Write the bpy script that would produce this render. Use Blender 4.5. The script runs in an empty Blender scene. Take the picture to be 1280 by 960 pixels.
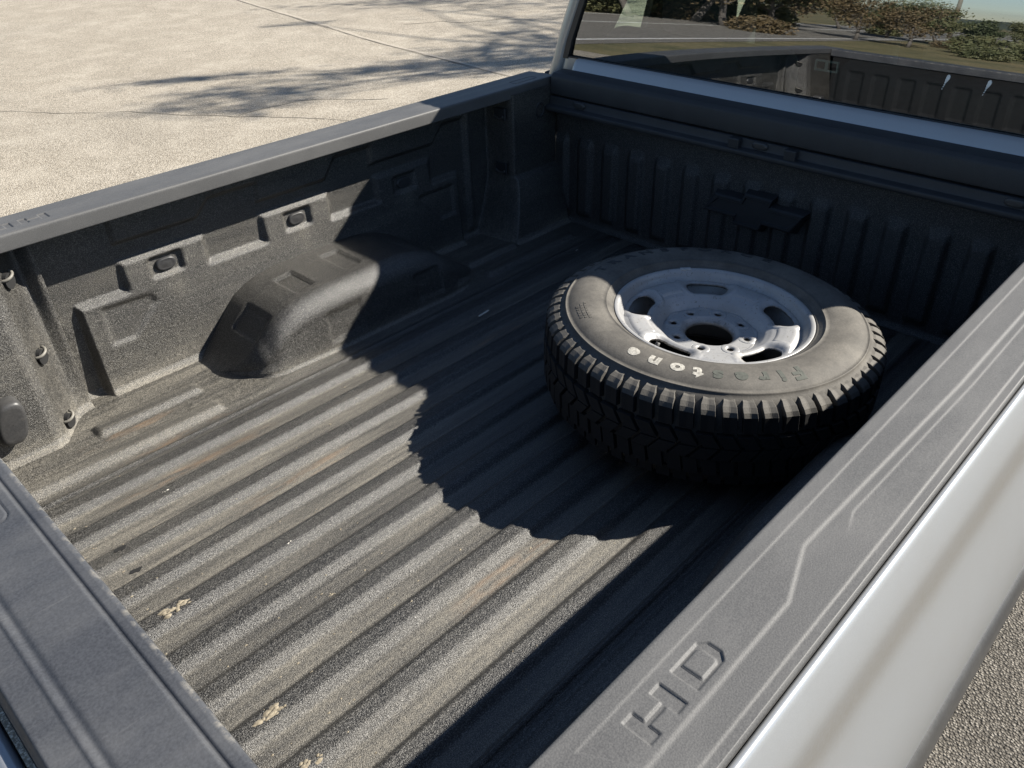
import bpy, bmesh, math, random
import numpy as np
from mathutils import Vector, Matrix
R = math.radians
scene = bpy.context.scene
COL = scene.collection
random.seed(5); rng = np.random.default_rng(5)
G = 0.93                       # height of the bed floor above the ground

# ------------------------------------------------------------------ camera, light, exposure
cam_d = bpy.data.cameras.new("camera"); cam = bpy.data.objects.new("camera", cam_d); COL.objects.link(cam)
cam.location = (-2.241, -1.1297, 1.2206 + G); cam.rotation_euler = (0.979, 0.0232, -0.8063)
cam_d.sensor_width = 36; cam_d.lens = 36 * 1015.06 / 1280; cam_d.clip_start = .02; cam_d.clip_end = 3000
scene.camera = cam
SUN = Vector((1.18, -.70, 1.0)).normalized()
EL = math.asin(SUN.z); AZ = math.atan2(SUN.x, SUN.y)
w = bpy.data.worlds.new("World"); scene.world = w; w.use_nodes = True
nt = w.node_tree; bg = nt.nodes["Background"]; sk = nt.nodes.new("ShaderNodeTexSky")
sk.sky_type = 'NISHITA'; sk.sun_disc = False; sk.sun_elevation = EL; sk.sun_rotation = AZ
sk.air_density = .85; sk.dust_density = 0.15; sk.ozone_density = 1.3
nt.links.new(sk.outputs[0], bg.inputs[0]); bg.inputs[1].default_value = .05
sl = bpy.data.lights.new("sun", 'SUN'); sl.energy = 4.4; sl.angle = R(.53); sl.color = (1, .945, .855)
so = bpy.data.objects.new("sun", sl); COL.objects.link(so); so.rotation_euler = SUN.to_track_quat('Z', 'Y').to_euler()
so.location = (10, -6, 12)
scene.view_settings.view_transform = 'Standard'; scene.view_settings.look = 'None'
scene.view_settings.exposure = 1.45; scene.view_settings.gamma = 1; scene.view_settings.use_curve_mapping = False
scene.render.engine = 'CYCLES'; scene.cycles.max_bounces = 8; scene.cycles.transparent_max_bounces = 12
try: scene.cycles.use_denoising = True
except Exception: pass

# ------------------------------------------------------------------ materials
class NT:
    def __init__(s, name):
        s.m = bpy.data.materials.new(name); s.m.use_nodes = True; s.t = s.m.node_tree
        s.b = s.t.nodes["Principled BSDF"]; s.out = s.t.nodes["Material Output"]
        s.tc = s.t.nodes.new("ShaderNodeTexCoord")
    def n(s, typ, **kw):
        o = s.t.nodes.new(typ)
        for k, v in kw.items(): setattr(o, k, v)
        return o
    def l(s, a, b): s.t.links.new(a, b)
    def noise(s, scale, detail=2, rough=.5, stretch=None, src='Object'):
        o = s.n("ShaderNodeTexNoise"); o.inputs['Scale'].default_value = scale; o.inputs['Detail'].default_value = detail
        o.inputs['Roughness'].default_value = rough
        if stretch:
            mp = s.n("ShaderNodeMapping"); mp.inputs['Scale'].default_value = stretch
            s.l(s.tc.outputs[src], mp.inputs[0]); s.l(mp.outputs[0], o.inputs['Vector'])
        else: s.l(s.tc.outputs[src], o.inputs['Vector'])
        return o.outputs['Fac']
    def vor(s, scale, feature='F1', out='Distance', rnd=1):
        o = s.n("ShaderNodeTexVoronoi"); o.feature = feature; o.inputs['Scale'].default_value = scale
        o.inputs['Randomness'].default_value = rnd
        s.l(s.tc.outputs['Object'], o.inputs['Vector']); return o.outputs[out]
    def ramp(s, fac, stops, interp='LINEAR'):
        o = s.n("ShaderNodeValToRGB"); o.color_ramp.interpolation = interp
        e = o.color_ramp.elements
        while len(e) < len(stops): e.new(.5)
        for i, (p, c) in enumerate(stops):
            e[i].position = p; e[i].color = (*c, 1) if isinstance(c, (tuple, list)) else (c, c, c, 1)
        s.l(fac, o.inputs[0]); return o.outputs[0]
    def mix(s, fac, a, b):
        o = s.n("ShaderNodeMix"); o.data_type = 'RGBA'
        for sock, v in ((o.inputs[0], fac), (o.inputs[6], a), (o.inputs[7], b)):
            if isinstance(v, (int, float)): sock.default_value = v
            elif isinstance(v, tuple): sock.default_value = (*v, 1)
            else: s.l(v, sock)
        return o.outputs[2]
    def math(s, op, a, b=0.):
        o = s.n("ShaderNodeMath"); o.operation = op
        for sock, v in ((o.inputs[0], a), (o.inputs[1], b)):
            if isinstance(v, (int, float)): sock.default_value = v
            else: s.l(v, sock)
        return o.outputs[0]
    def attr(s, name): o = s.n("ShaderNodeAttribute"); o.attribute_name = name; return o.outputs['Fac']
    def bump(s, h, strength=.5, dist=.002, prev=None):
        o = s.n("ShaderNodeBump"); o.inputs['Strength'].default_value = strength; o.inputs['Distance'].default_value = dist
        s.l(h, o.inputs['Height'])
        if prev is not None: s.l(prev, o.inputs['Normal'])
        return o.outputs[0]
    def set(s, color=None, rough=None, normal=None, metal=0., spec=None, coat=None):
        for k, v in (('Base Color', color), ('Roughness', rough), ('Metallic', metal), ('Specular IOR Level', spec), ('Coat Weight', coat)):
            if v is None: continue
            if isinstance(v, tuple): s.b.inputs[k].default_value = (*v, 1)
            elif isinstance(v, (int, float)): s.b.inputs[k].default_value = v
            else: s.l(v, s.b.inputs[k])
        if normal is not None: s.l(normal, s.b.inputs['Normal'])
        return s.m
M = {}
def liner():
    n = NT("spray_bedliner")
    sp = n.noise(440, 2, .8); big = n.noise(9, 4, .6, (1, 3, 3)); streak = n.noise(6, 5, .65, (.6, 9, 4)); fine = n.noise(120, 2)
    base = n.ramp(sp, [(.38, (.002, .002, .0022)), (.52, (.011, .0108, .0105)), (.65, (.135, .131, .122))])
    dm = n.math('MULTIPLY', n.attr('dirt'), n.ramp(streak, [(.32, .25), (.62, 1.)]))
    dm = n.math('MULTIPLY', dm, n.ramp(fine, [(.35, .55), (.6, 1.)]))
    dm = n.math('MINIMUM', n.math('ADD', dm, n.math('MULTIPLY', n.ramp(big, [(.5, 0.), (.75, .04)]), 1.)), .8)
    c = n.mix(dm, base, n.ramp(sp, [(.35, (.042, .038, .031)), (.63, (.30, .275, .225))]))
    rm = n.math('MULTIPLY', n.attr('rust_shade'), n.ramp(n.noise(26, 4, .65, (.35, 2, 1)), [(.45, 0.), (.66, .42)]))
    c = n.mix(rm, c, (.27, .17, .095))
    nm = n.bump(sp, .9, .0020); nm = n.bump(n.noise(190, 2), .25, .0014, nm)
    return n.set(c, n.ramp(dm, [(0., .34), (.7, .62)]), nm, spec=.7)
M['liner'] = liner()
def plastic(name, c0, c1, rough=.5, dust=(.2, .2, .19), dustamt=.25, grain=520, spec=.5):
    n = NT(name); big = n.noise(7, 5, .65, (.6, 1.6, 1)); scr = n.noise(40, 3, .6, (.2, 5, 1))
    sp = n.noise(grain, 2)
    c = n.mix(n.ramp(sp, [(.3, 0.), (.7, 1.)]), c0, c1)
    d = n.math('MULTIPLY', n.ramp(big, [(.42, 0.), (.72, 1.)]), dustamt)
    d = n.math('ADD', d, n.math('MULTIPLY', n.ramp(scr, [(.66, 0.), (.75, 1.)]), dustamt * .6))
    c = n.mix(d, c, dust)
    c = n.mix(n.math('MULTIPLY', n.attr('wear'), n.ramp(n.noise(60, 4, .7), [(.50, .0), (.68, .4)])), c, (.34, .31, .255))
    return n.set(c, n.ramp(d, [(0., rough), (.5, rough + .18)]), n.bump(sp, .3, .0006), spec=spec)
M['cap'] = plastic("textured_black_rail_plastic", (.058, .058, .059), (.096, .095, .093), .55, (.24, .235, .225), .16, 520, .35)
M['gatecap'] = plastic("worn_black_tailgate_plastic", (.036, .038, .043), (.054, .057, .064), .50, (.14, .14, .14), .28, 300, .38)
M['header'] = plastic("grey_painted_bed_header", (.016, .017, .019), (.025, .026, .028), .55, (.10, .10, .10), .12, 400)
M['plug'] = plastic("smooth_black_rubber", (.028, .028, .029), (.04, .04, .041), .42, (.15, .14, .12), .2, 200)
M['trim'] = plastic("satin_black_trim", (.016, .016, .018), (.025, .025, .027), .4, (.1, .1, .1), .1)
def paint(name, col, rough=.30, dirt=True, spec=.5):
    n = NT(name); fl = n.noise(1500, 1); big = n.noise(5, 4, .6)
    c = n.mix(n.ramp(fl, [(.3, 0.), (.7, 1.)]), tuple(x * .93 for x in col), tuple(min(1, x * 1.05) for x in col))
    if dirt:
        d = n.math('MULTIPLY', n.attr('dirt'), n.ramp(n.noise(210, 4, .8), [(.36, .35), (.66, .8)]))
        d = n.math('ADD', d, n.ramp(big, [(.5, 0.), (.8, .14)]))
        c = n.mix(d, c, (.23, .20, .155))
    return n.set(c, rough, None, coat=.12, spec=.35, metal=.45)
M['paint'] = paint("white_body_paint", (.345, .358, .37))
M['steel'] = None
def steel():
    n = NT("silver_wheel_paint"); big = n.noise(14, 4, .65); sp = n.noise(130, 3, .7); tiny = n.noise(420, 2)
    c = n.mix(n.ramp(big, [(.4, 0.), (.75, .5)]), (.335, .335, .335), (.235, .228, .21))
    c = n.mix(n.ramp(sp, [(.60, 0.), (.70, .7)]), c, (.10, .085, .065))
    c = n.mix(n.ramp(tiny, [(.68, 0.), (.75, .5)]), c, (.2, .18, .15))
    c = n.mix(n.math('MULTIPLY', n.attr('rust_shade'), n.ramp(n.noise(75, 4, .75), [(.38, .1), (.62, .85)])), c, (.095, .075, .055))
    return n.set(c, n.ramp(big, [(.4, .36), (.7, .52)]), n.bump(tiny, .12, .0006), metal=.25)
M['steel'] = steel()
def rubber(name, dusty):
    n = NT(name); big = n.noise(11, 5, .7); fine = n.noise(260, 3, .6); sc = n.noise(60, 3, .7, (1, 1, 1))
    d = n.math('MULTIPLY', n.ramp(big, [(.3, .35), (.7, 1.)]), dusty)
    d = n.math('MULTIPLY', d, n.ramp(fine, [(.3, .75), (.65, 1.)]))
    d = n.math('ADD', d, n.math('MULTIPLY', n.ramp(sc, [(.66, 0.), (.74, .18)]), dusty))
    c = n.mix(d, (.013, .013, .0135), (.160, .148, .128))
    return n.set(c, .72, n.bump(fine, .25, .001), spec=.3)
M['rubber'] = rubber("dusty_tyre_rubber", .85); M['tread'] = rubber("dark_tread_rubber", .07)
def simple(name, col, rough=.6, metal=0., spec=.5, var=.25, scale=40, bump=0.):
    n = NT(name); f = n.noise(scale, 4, .6)
    c = n.mix(n.ramp(f, [(.3, 0.), (.7, 1.)]), tuple(x * (1 - var) for x in col), tuple(min(1, x * (1 + var)) for x in col))
    return n.set(c, rough, n.bump(f, bump, .002) if bump else None, metal, spec)
M['letter_white'] = simple("worn_white_lettering", (.34, .325, .285), .8, var=.45, scale=160)
M['letter_dark'] = simple("worn_dark_lettering", (.055, .06, .05), .8, scale=120)
M['letter_black'] = simple("moulded_black_lettering", (.022, .022, .023), .6)
M['black'] = simple("matt_black_void", (.008, .008, .008), .9)
M['interior'] = simple("dark_cab_trim", (.022, .022, .024), .7)
M['seat'] = simple("grey_seat_cloth", (.05, .05, .055), .85)
M['hook'] = simple("painted_tie_down_steel", (.06, .058, .054), .45)
M['hookdusty'] = simple("dusty_tie_down_steel", (.16, .15, .13), .55)
M['leadweight'] = simple("grey_balance_weight", (.42, .42, .41), .5, .3)
M['mud'] = simple("dried_tan_mud", (.215, .185, .135), .95, var=.45, scale=160, bump=.5)
M['chip'] = simple("pale_wood_splinter", (.55, .53, .47), .8)
M['dropping'] = simple("white_dropping", (.72, .72, .68), .7)
M['pole'] = simple("weathered_pole_wood", (.16, .13, .10), .9)
M['wire'] = simple("dark_power_cable", (.02, .02, .02), .6)
M['bark'] = simple("grey_bark", (.13, .115, .10), .95, scale=12, bump=.5)
M['whiteline'] = simple("worn_white_road_paint", (.62, .61, .57), .8, scale=6)
M['gateskin'] = simple("matt_black_gate_lining", (.008, .008, .0085), .75, spec=.25)
M['chrome'] = simple("bright_trim_metal", (.6, .62, .65), .18, .9)
def leaf(name, a, b):
    n = NT(name); c = n.mix(n.ramp(n.noise(1.3, 3, .6), [(.35, 0.), (.65, 1.)]), a, b)
    c = n.mix(n.ramp(n.noise(11, 2), [(.3, 0.), (.7, .5)]), c, tuple(x * .6 for x in a))
    return n.set(c, .65, None)
M['leaf'] = leaf("olive_foliage", (.095, .108, .042), (.165, .155, .065))
M['leafdark'] = leaf("dark_green_foliage", (.060, .080, .032), (.105, .118, .048))
M['leafbrown'] = leaf("autumn_brown_foliage", (.13, .095, .045), (.19, .135, .065))
def grass():
    n = NT("dry_grass"); a = n.noise(.35, 5, .65); b = n.noise(9, 4, .7)
    c = n.ramp(a, [(.35, (.085, .085, .035)), (.5, (.17, .145, .065)), (.66, (.26, .20, .10))])
    c = n.mix(n.ramp(b, [(.35, .5), (.6, 0.)]), c, (.05, .055, .02))
    return n.set(c, .95, n.bump(b, .8, .05))
M['grass'] = grass()
def asphalt(name, lo, mid, hi, stone=95, relief=.9):
    n = NT(name)
    d = n.vor(stone); idc = n.vor(stone, 'F1', 'Color'); d2 = n.vor(stone * 2.6); big = n.noise(.35, 5, .62); mid_n = n.noise(2.2, 4, .6)
    sep = n.n("ShaderNodeSeparateColor"); n.l(idc, sep.inputs[0])
    st = n.ramp(sep.outputs[0], [(0., lo), (.45, mid), (1., hi)])
    gap = n.ramp(d, [(.36, 0.), (.62, 1.)])
    c = n.mix(n.math('MULTIPLY', gap, .75), st, tuple(x * .3 for x in lo))
    c = n.mix(n.ramp(big, [(.35, .28), (.65, 0.)]), c, tuple(x * .75 for x in lo))
    c = n.mix(n.ramp(mid_n, [(.45, 0.), (.75, .25)]), c, hi)
    c = n.mix(n.ramp(n.noise(.8, 6, .75, (1, .45, 1)), [(.56, 0.), (.72, .38)]), c, tuple(x * .6 for x in lo))
    c = n.mix(n.ramp(n.noise(.22, 3, .6), [(.5, 0.), (.7, .18)]), c, (.16, .15, .135))
    h = n.math('SUBTRACT', n.math('MULTIPLY', n.math('SUBTRACT', 1., d), 1.), n.math('MULTIPLY', d2, .25))
    return n.set(c, .88, n.bump(h, relief, .010), spec=.25)
M['asphalt'] = asphalt("pale_aggregate_asphalt", (.29, .25, .192), (.46, .405, .325), (.60, .545, .455), 125, .45)
M['road'] = asphalt("grey_road_asphalt", (.20, .185, .16), (.29, .27, .235), (.40, .375, .33))
M['crack'] = simple("dark_pavement_crack", (.17, .15, .12), .95, scale=30)
M['sealed'] = simple("pale_sealed_joint", (.33, .29, .235), .9, scale=25)
M['hill'] = leaf("far_wooded_hill", (.055, .070, .050), (.085, .095, .062))
def glass():
    n = NT("tinted_rear_glass")
    tr = n.n("ShaderNodeBsdfTransparent"); tr.inputs[0].default_value = (.55, .64, .58, 1)
    gl = n.n("ShaderNodeBsdfGlossy"); gl.inputs['Roughness'].default_value = .0; gl.inputs[0].default_value = (.92, .95, 1, 1)
    lw = n.n("ShaderNodeLayerWeight"); lw.inputs[0].default_value = .5; fr = n.n("ShaderNodeMath"); fr.operation = "MULTIPLY_ADD"; n.l(n.math("POWER", lw.outputs["Facing"], 4.), fr.inputs[0]); fr.inputs[1].default_value = .72; fr.inputs[2].default_value = .28
    mx = n.n("ShaderNodeMixShader"); n.l(fr.outputs[0], mx.inputs[0]); n.l(tr.outputs[0], mx.inputs[1]); n.l(gl.outputs[0], mx.inputs[2])
    n.l(mx.outputs[0], n.out.inputs[0]); return n.m
M['glass'] = glass()
def sideglass():
    n = NT("green_side_glass")
    tr = n.n("ShaderNodeBsdfTransparent"); tr.inputs[0].default_value = (.88, .97, .89, 1)
    gl = n.n("ShaderNodeBsdfGlossy"); gl.inputs['Roughness'].default_value = .0
    lw = n.n("ShaderNodeLayerWeight"); lw.inputs[0].default_value = .5; fr = n.n("ShaderNodeMath"); fr.operation = "MULTIPLY_ADD"; n.l(n.math("POWER", lw.outputs["Facing"], 5.), fr.inputs[0]); fr.inputs[1].default_value = .9; fr.inputs[2].default_value = .06
    mx = n.n("ShaderNodeMixShader"); n.l(fr.outputs[0], mx.inputs[0]); n.l(tr.outputs[0], mx.inputs[1]); n.l(gl.outputs[0], mx.inputs[2])
    n.l(mx.outputs[0], n.out.inputs[0]); return n.m
M['sideglass'] = sideglass()

# ------------------------------------------------------------------ helpers
def link(name, me, mat, parent=None, loc=(0, 0, 0)):
    o = bpy.data.objects.new(name, me); COL.objects.link(o)
    if mat is not None and not me.materials: me.materials.append(M[mat] if isinstance(mat, str) else mat)
    if parent: o.parent = parent
    o.location = loc
    return o
def empty(name, loc, label, cat, group=None):
    o = bpy.data.objects.new(name, None); COL.objects.link(o); o.location = loc; o.empty_display_size = .2
    o['label'] = label; o['category'] = cat
    if group: o['group'] = group
    return o
def tag(o, label, cat, group=None):
    o['label'] = label; o['category'] = cat
    if group: o['group'] = group
    return o
def struct(o): o['kind'] = 'structure'; return o
def stuff(o): o['kind'] = 'stuff'; return o
def smooth(me, on=True):
    me.polygons.foreach_set('use_smooth', [on] * len(me.polygons)); me.update()
def grid(name, P, keep=None, attrs=None, flip=False, sm=True, wrap=False):
    """P: (n,m,3) array of points -> quad mesh"""
    n, m = P.shape[:2]
    idx = np.arange(n * m).reshape(n, m)
    if wrap: idx = np.concatenate([idx, idx[:, :1]], 1)
    q = np.stack([idx[:-1, :-1], idx[1:, :-1], idx[1:, 1:], idx[:-1, 1:]], -1)
    if flip: q = q[..., ::-1]
    q = q.reshape(-1, 4) if keep is None else q[keep]
    me = bpy.data.meshes.new(name)
    me.vertices.add(n * m); me.vertices.foreach_set('co', P.reshape(-1).astype(np.float32))
    me.loops.add(len(q) * 4); me.loops.foreach_set('vertex_index', q.reshape(-1).astype(np.int32))
    me.polygons.add(len(q)); me.polygons.foreach_set('loop_start', np.arange(0, len(q) * 4, 4, dtype=np.int32))
    me.update(calc_edges=True)
    for k, v in (attrs or {}).items():
        a = me.attributes.new(k, 'FLOAT', 'POINT'); a.data.foreach_set('value', np.broadcast_to(v, (n, m)).reshape(-1).astype(np.float32))
    smooth(me, sm); return me
def frompy(name, v, f, sm=False):
    me = bpy.data.meshes.new(name); me.from_pydata([tuple(x) for x in v], [], f); me.update(); smooth(me, sm); return me
def frombm(name, bm, sm=False):
    bmesh.ops.recalc_face_normals(bm, faces=bm.faces); me = bpy.data.meshes.new(name); bm.to_mesh(me); bm.free(); smooth(me, sm); return me
def add_box(bm, c, s, rot=None, bev=0., seg=2):
    b = bmesh.ops.create_cube(bm, size=1); vs = b['verts']
    bmesh.ops.scale(bm, vec=s, verts=vs)
    if bev:
        es = list({e for v in vs for e in v.link_edges})
        r = bmesh.ops.bevel(bm, geom=es, offset=bev, segments=seg, affect='EDGES', profile=.5)
        vs = list({v for f in r['faces'] for v in f.verts} | {v for v in vs if v.is_valid})
    if rot is not None: bmesh.ops.rotate(bm, cent=(0, 0, 0), matrix=rot, verts=vs)
    bmesh.ops.translate(bm, vec=c, verts=vs); return vs
def tube_pts(pts, rad, n=8, closed=False):
    """verts/faces of a tube along pts"""
    V = []; F = []; pts = [Vector(p) for p in pts]
    rad = rad if isinstance(rad, (list, tuple)) else [rad] * len(pts)
    up = Vector((.31, .17, .93))
    for i, p in enumerate(pts):
        a = pts[i - 1] if i or closed else p; b = pts[(i + 1) % len(pts)] if i < len(pts) - 1 or closed else p
        t = (b - a).normalized(); u = t.cross(up)
        if u.length < 1e-3: u = t.cross(Vector((1, 0, 0)))
        u.normalize(); v = t.cross(u)
        for k in range(n):
            an = 2 * math.pi * k / n; V.append(p + rad[i] * (math.cos(an) * u + math.sin(an) * v))
    L = len(pts)
    for i in range(L if closed else L - 1):
        j = (i + 1) % L
        for k in range(n): F.append((i * n + k, i * n + (k + 1) % n, j * n + (k + 1) % n, j * n + k))
    if not closed: F.append(tuple(range(n - 1, -1, -1))); F.append(tuple((L - 1) * n + k for k in range(n)))
    return V, F
def merge(parts):
    V = []; F = []
    for v, f in parts:
        o = len(V); V += list(v); F += [tuple(i + o for i in x) for x in f]
    return V, F
def extrude_profile(prof, xs, axis='x'):
    """open/closed 2D profile [(a,b)...] swept along an axis -> point grid"""
    P = np.zeros((len(xs), len(prof), 3)); pr = np.array(prof)
    if axis == 'x': P[..., 0] = np.array(xs)[:, None]; P[..., 1] = pr[None, :, 0]; P[..., 2] = pr[None, :, 1]
    else: P[..., 1] = np.array(xs)[:, None]; P[..., 0] = pr[None, :, 0]; P[..., 2] = pr[None, :, 1]
    return P
def prism(poly, d0, d1, axis):
    """closed polygon in the plane across an axis, with thickness d0..d1"""
    n = len(poly); V = []
    for d in (d0, d1):
        for a, b in poly: V.append({'x': (d, a, b), 'y': (a, d, b), 'z': (a, b, d)}[axis])
    F = [tuple(range(n)), tuple(range(2 * n - 1, n - 1, -1))] + [(i, i + n, (i + 1) % n + n, (i + 1) % n) for i in range(n)]
    return V, F
def ss(a, b, x):
    t = np.clip((x - a) / (b - a + 1e-12), 0, 1); return t * t * (3 - 2 * t)
def lerpf(x, pts):
    return np.interp(x, [p[0] for p in pts], [p[1] for p in pts])
def vnoise(x, y, seed=0):
    r = np.random.default_rng(seed).random((64, 64)); xi = np.floor(x).astype(int); yi = np.floor(y).astype(int)
    fx = x - xi; fy = y - yi; fx = fx * fx * (3 - 2 * fx); fy = fy * fy * (3 - 2 * fy)
    g = lambda a, b: r[a % 64, b % 64]
    return (g(xi, yi) * (1 - fx) + g(xi + 1, yi) * fx) * (1 - fy) + (g(xi, yi + 1) * (1 - fx) + g(xi + 1, yi + 1) * fx) * fy
def sd_poly(px, py, poly):
    """signed distance to a polygon (negative inside), numpy"""
    d = np.full(px.shape, 1e9); ins = np.zeros(px.shape, bool); n = len(poly)
    for i in range(n):
        ax, ay = poly[i]; bx, by = poly[(i + 1) % n]
        ex, ey = bx - ax, by - ay; t = np.clip(((px - ax) * ex + (py - ay) * ey) / (ex * ex + ey * ey + 1e-12), 0, 1)
        d = np.minimum(d, np.hypot(px - ax - t * ex, py - ay - t * ey))
        c = ((ay > py) != (by > py)) & (px < (bx - ax) * (py - ay) / (by - ay + 1e-12) + ax); ins ^= c
    return np.where(ins, -d, d)
def sd_rrect(px, py, cx, cy, hx, hy, r):
    qx = np.abs(px - cx) - hx + r; qy = np.abs(py - cy) - hy + r
    return np.hypot(np.maximum(qx, 0), np.maximum(qy, 0)) + np.minimum(np.maximum(qx, qy), 0) - r

# ------------------------------------------------------------------ setting: ground, road, grass, hills
def sheet(name, poly, z, mat):
    return struct(link(name, frompy(name, [(x, y, z) for x, y in poly], [tuple(range(len(poly)))]), mat))
sheet("grass_field", [(-900, -900), (900, -900), (900, 900), (-900, 900)], -.02, 'grass')
RD = Vector((math.cos(R(172)), math.sin(R(172)), 0)); RN = Vector((-RD.y, RD.x, 0)) * -1     # along the road, across it (away from the lot)
def rp(s, t): p = Vector((-15.5, 13.2, 0)) + RD * s + RN * t; return (p.x, p.y)
lot = sheet("parking_lot", [(-7.8, -70), (90, -70), (90, 60), (20, 60), (4, 26), (-4.6, 9.9), (-7.8, 7.2)], 0, 'asphalt')
M["coarse"] = asphalt("darkened_coarse_asphalt", (.09, .08, .067), (.165, .149, .125), (.28, .257, .222), 120)
sheet("darkened_lot_sheet", [(-40, -40), (60, -40), (60, -.55), (-40, -.55)], .004, "coarse")  # same lot asphalt; darker colour stands for stone shadows and exposure on this side
sheet("road", [rp(-140, -4.2), rp(200, -4.2), rp(200, 3.4), rp(-140, 3.4)], -.008, 'road')
for t in (-3.7, 2.9, -.15):
    sheet("road_edge_line", [rp(-140, t), rp(200, t), rp(200, t + .14), rp(-140, t + .14)], -.004, 'whiteline')
def ribbon(name, pts, wd, z, mat, par, jit=.02, step=.12):
    V = []; F = []; P = []
    for (a, b) in zip(pts[:-1], pts[1:]):
        k = max(2, int(math.dist(a, b) / step))
        for i in range(k): P.append((a[0] + (b[0] - a[0]) * i / k, a[1] + (b[1] - a[1]) * i / k))
    P.append(pts[-1]); dr = 0
    for i, p in enumerate(P):
        q = P[min(i + 1, len(P) - 1)]; o = P[max(i - 1, 0)]
        t = Vector((q[0] - o[0], q[1] - o[1], 0)).normalized(); nn = Vector((-t.y, t.x, 0))
        dr = dr * .8 + random.uniform(-jit, jit); c = Vector((p[0], p[1], z)) + nn * dr; h = wd * random.uniform(.35, 1) * .5
        V += [c - nn * h, c + nn * h]
        if i: F.append((2 * i - 2, 2 * i, 2 * i + 1, 2 * i - 1))
    return link(name, frompy(name, V, F), mat, par)
ribbon("pavement_crack", [(-1.8, 9.6), (.14, 8.31), (1.2, 6.95), (1.62, 6.26), (1.92, 5.89), (2.3, 5.2), (2.6, 4.4)], (.018), .003, 'crack', lot, .03)
ribbon("pavement_crack", [(1.62, 6.26), (2.3, 6.3), (2.9, 5.6)], .018, .0034, 'crack', lot, .03)
ribbon("sealed_joint", [(6.4, 20), (5.34, 12.54), (4.58, 7.75), (4.38, 5.29), (4.2, 3)], .10, .003, 'sealed', lot, .012, .2)
ribbon("pavement_crack", [(6.36, 20), (5.30, 12.54), (4.54, 7.75), (4.34, 5.29), (4.16, 3)], .025, .0052, 'crack', lot, .012, .2)
ribbon("pavement_crack", [(5.6, 8.6), (6.1, 8.3), (6.2, 7.9), (6.9, 7.7)], .03, .003, 'crack', lot, .05)
def ridge(name, r0, h, a0, a1, seed, mat):
    A = np.linspace(R(a0), R(a1), 160); D = np.array([0, 20, 45, 80, 130.]); H = np.array([0, .55, .9, 1., .8])
    k = .55 + .45 * vnoise(A * 14, A * 0 + seed, seed) + .10 * vnoise(A * 90, A * 0 + 3, seed)
    P = np.zeros((len(A), 5, 3)); P[..., 0] = np.cos(A)[:, None] * (r0 + D); P[..., 1] = np.sin(A)[:, None] * (r0 + D); P[..., 2] = k[:, None] * H * h - .1
    return struct(link(name, grid(name, P), mat))
ridge("wooded_hill", 420, 9, 95, 265, 3, 'hill')

# ------------------------------------------------------------------ trees
def tree_meshes(seed, h, rad, nleaf, leafsize, bare=.0, low=.28):
    r = random.Random(seed); parts = []; tips = []
    def branch(p, d, L, rr, lev):
        pts = [p]; rs = [rr]; q = p.copy(); dd = d.copy(); n = 5
        for i in range(n):
            dd = (dd + Vector((r.uniform(-.22, .22), r.uniform(-.22, .22), r.uniform(-.08, .16)))).normalized()
            q = q + dd * (L / n); pts.append(q.copy()); rs.append(rr * (1 - .75 * (i + 1) / n))
            if lev < 3 and i >= 1:
                for _ in range(2 if lev else 3):
                    a = r.uniform(0, 6.28); side = Vector((math.cos(a), math.sin(a), r.uniform(.0, .7))).normalized()
                    branch(q.copy(), (dd * .45 + side).normalized(), L * r.uniform(.42, .62), rs[-1] * .6, lev + 1)
            if lev >= 2: tips.append(q.copy())
        parts.append(tube_pts(pts, rs, 5 if lev else 8))
    branch(Vector((0, 0, -.05)), Vector((0, 0, 1)), h * .62, h * .028, 0)
    V, F = merge(parts); trunk = frompy("tree_trunk", V, F, True)
    lim = [t for t in tips if t.z > h * low * .6]
    g = np.random.default_rng(seed); T = np.array([tuple(t) for t in r.choices(lim, k=nleaf)])
    c = T + g.normal(0, rad * .13, (nleaf, 3)); s = leafsize * g.uniform(.6, 1.4, (nleaf, 1))
    u = g.normal(0, 1, (nleaf, 3)); u /= np.linalg.norm(u, axis=1)[:, None]; v = np.cross(u, g.normal(0, 1, (nleaf, 3))); v /= np.linalg.norm(v, axis=1)[:, None]
    Q = np.stack([c - u * s, c + v * s * .6, c + u * s, c - v * s * .6], 1)
    crown = bpy.data.meshes.new("tree_crown"); crown.vertices.add(nleaf * 4); crown.vertices.foreach_set('co', Q.reshape(-1).astype(np.float32))
    crown.loops.add(nleaf * 4); crown.loops.foreach_set('vertex_index', np.arange(nleaf * 4, dtype=np.int32))
    crown.polygons.add(nleaf); crown.polygons.foreach_set('loop_start', np.arange(0, nleaf * 4, 4, dtype=np.int32)); crown.update(calc_edges=True)
    return trunk, crown
KINDS = [
    ("broad olive green tree beyond the road, mirrored in the rear window", tree_meshes(1, 8, 3.2, 7000, .17), 'leaf'),
    ("dense dark green tree beyond the road, mirrored in the rear window", tree_meshes(2, 7.5, 3.0, 8000, .18), 'leafdark'),
    ("half bare brown tree beyond the road, mirrored in the rear window", tree_meshes(3, 6.5, 2.8, 2600, .13), 'leafbrown'),
]
def place_tree(k, x, y, s, rz):
    lab, (tm, cm), mat = KINDS[k]
    t = empty(("olive_tree", "dark_tree", "half_bare_tree")[k], (x, y, -.02), lab, "tree", ("olive trees", "dark trees", "half bare trees")[k] + " beyond the road")
    t.rotation_euler = (0, 0, rz); t.scale = (s * random.uniform(1, 1.35), s * random.uniform(1, 1.35), s)
    link("trunk", tm, 'bark', t); link("crown", cm, mat, t)
tr = random.Random(11)
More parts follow.
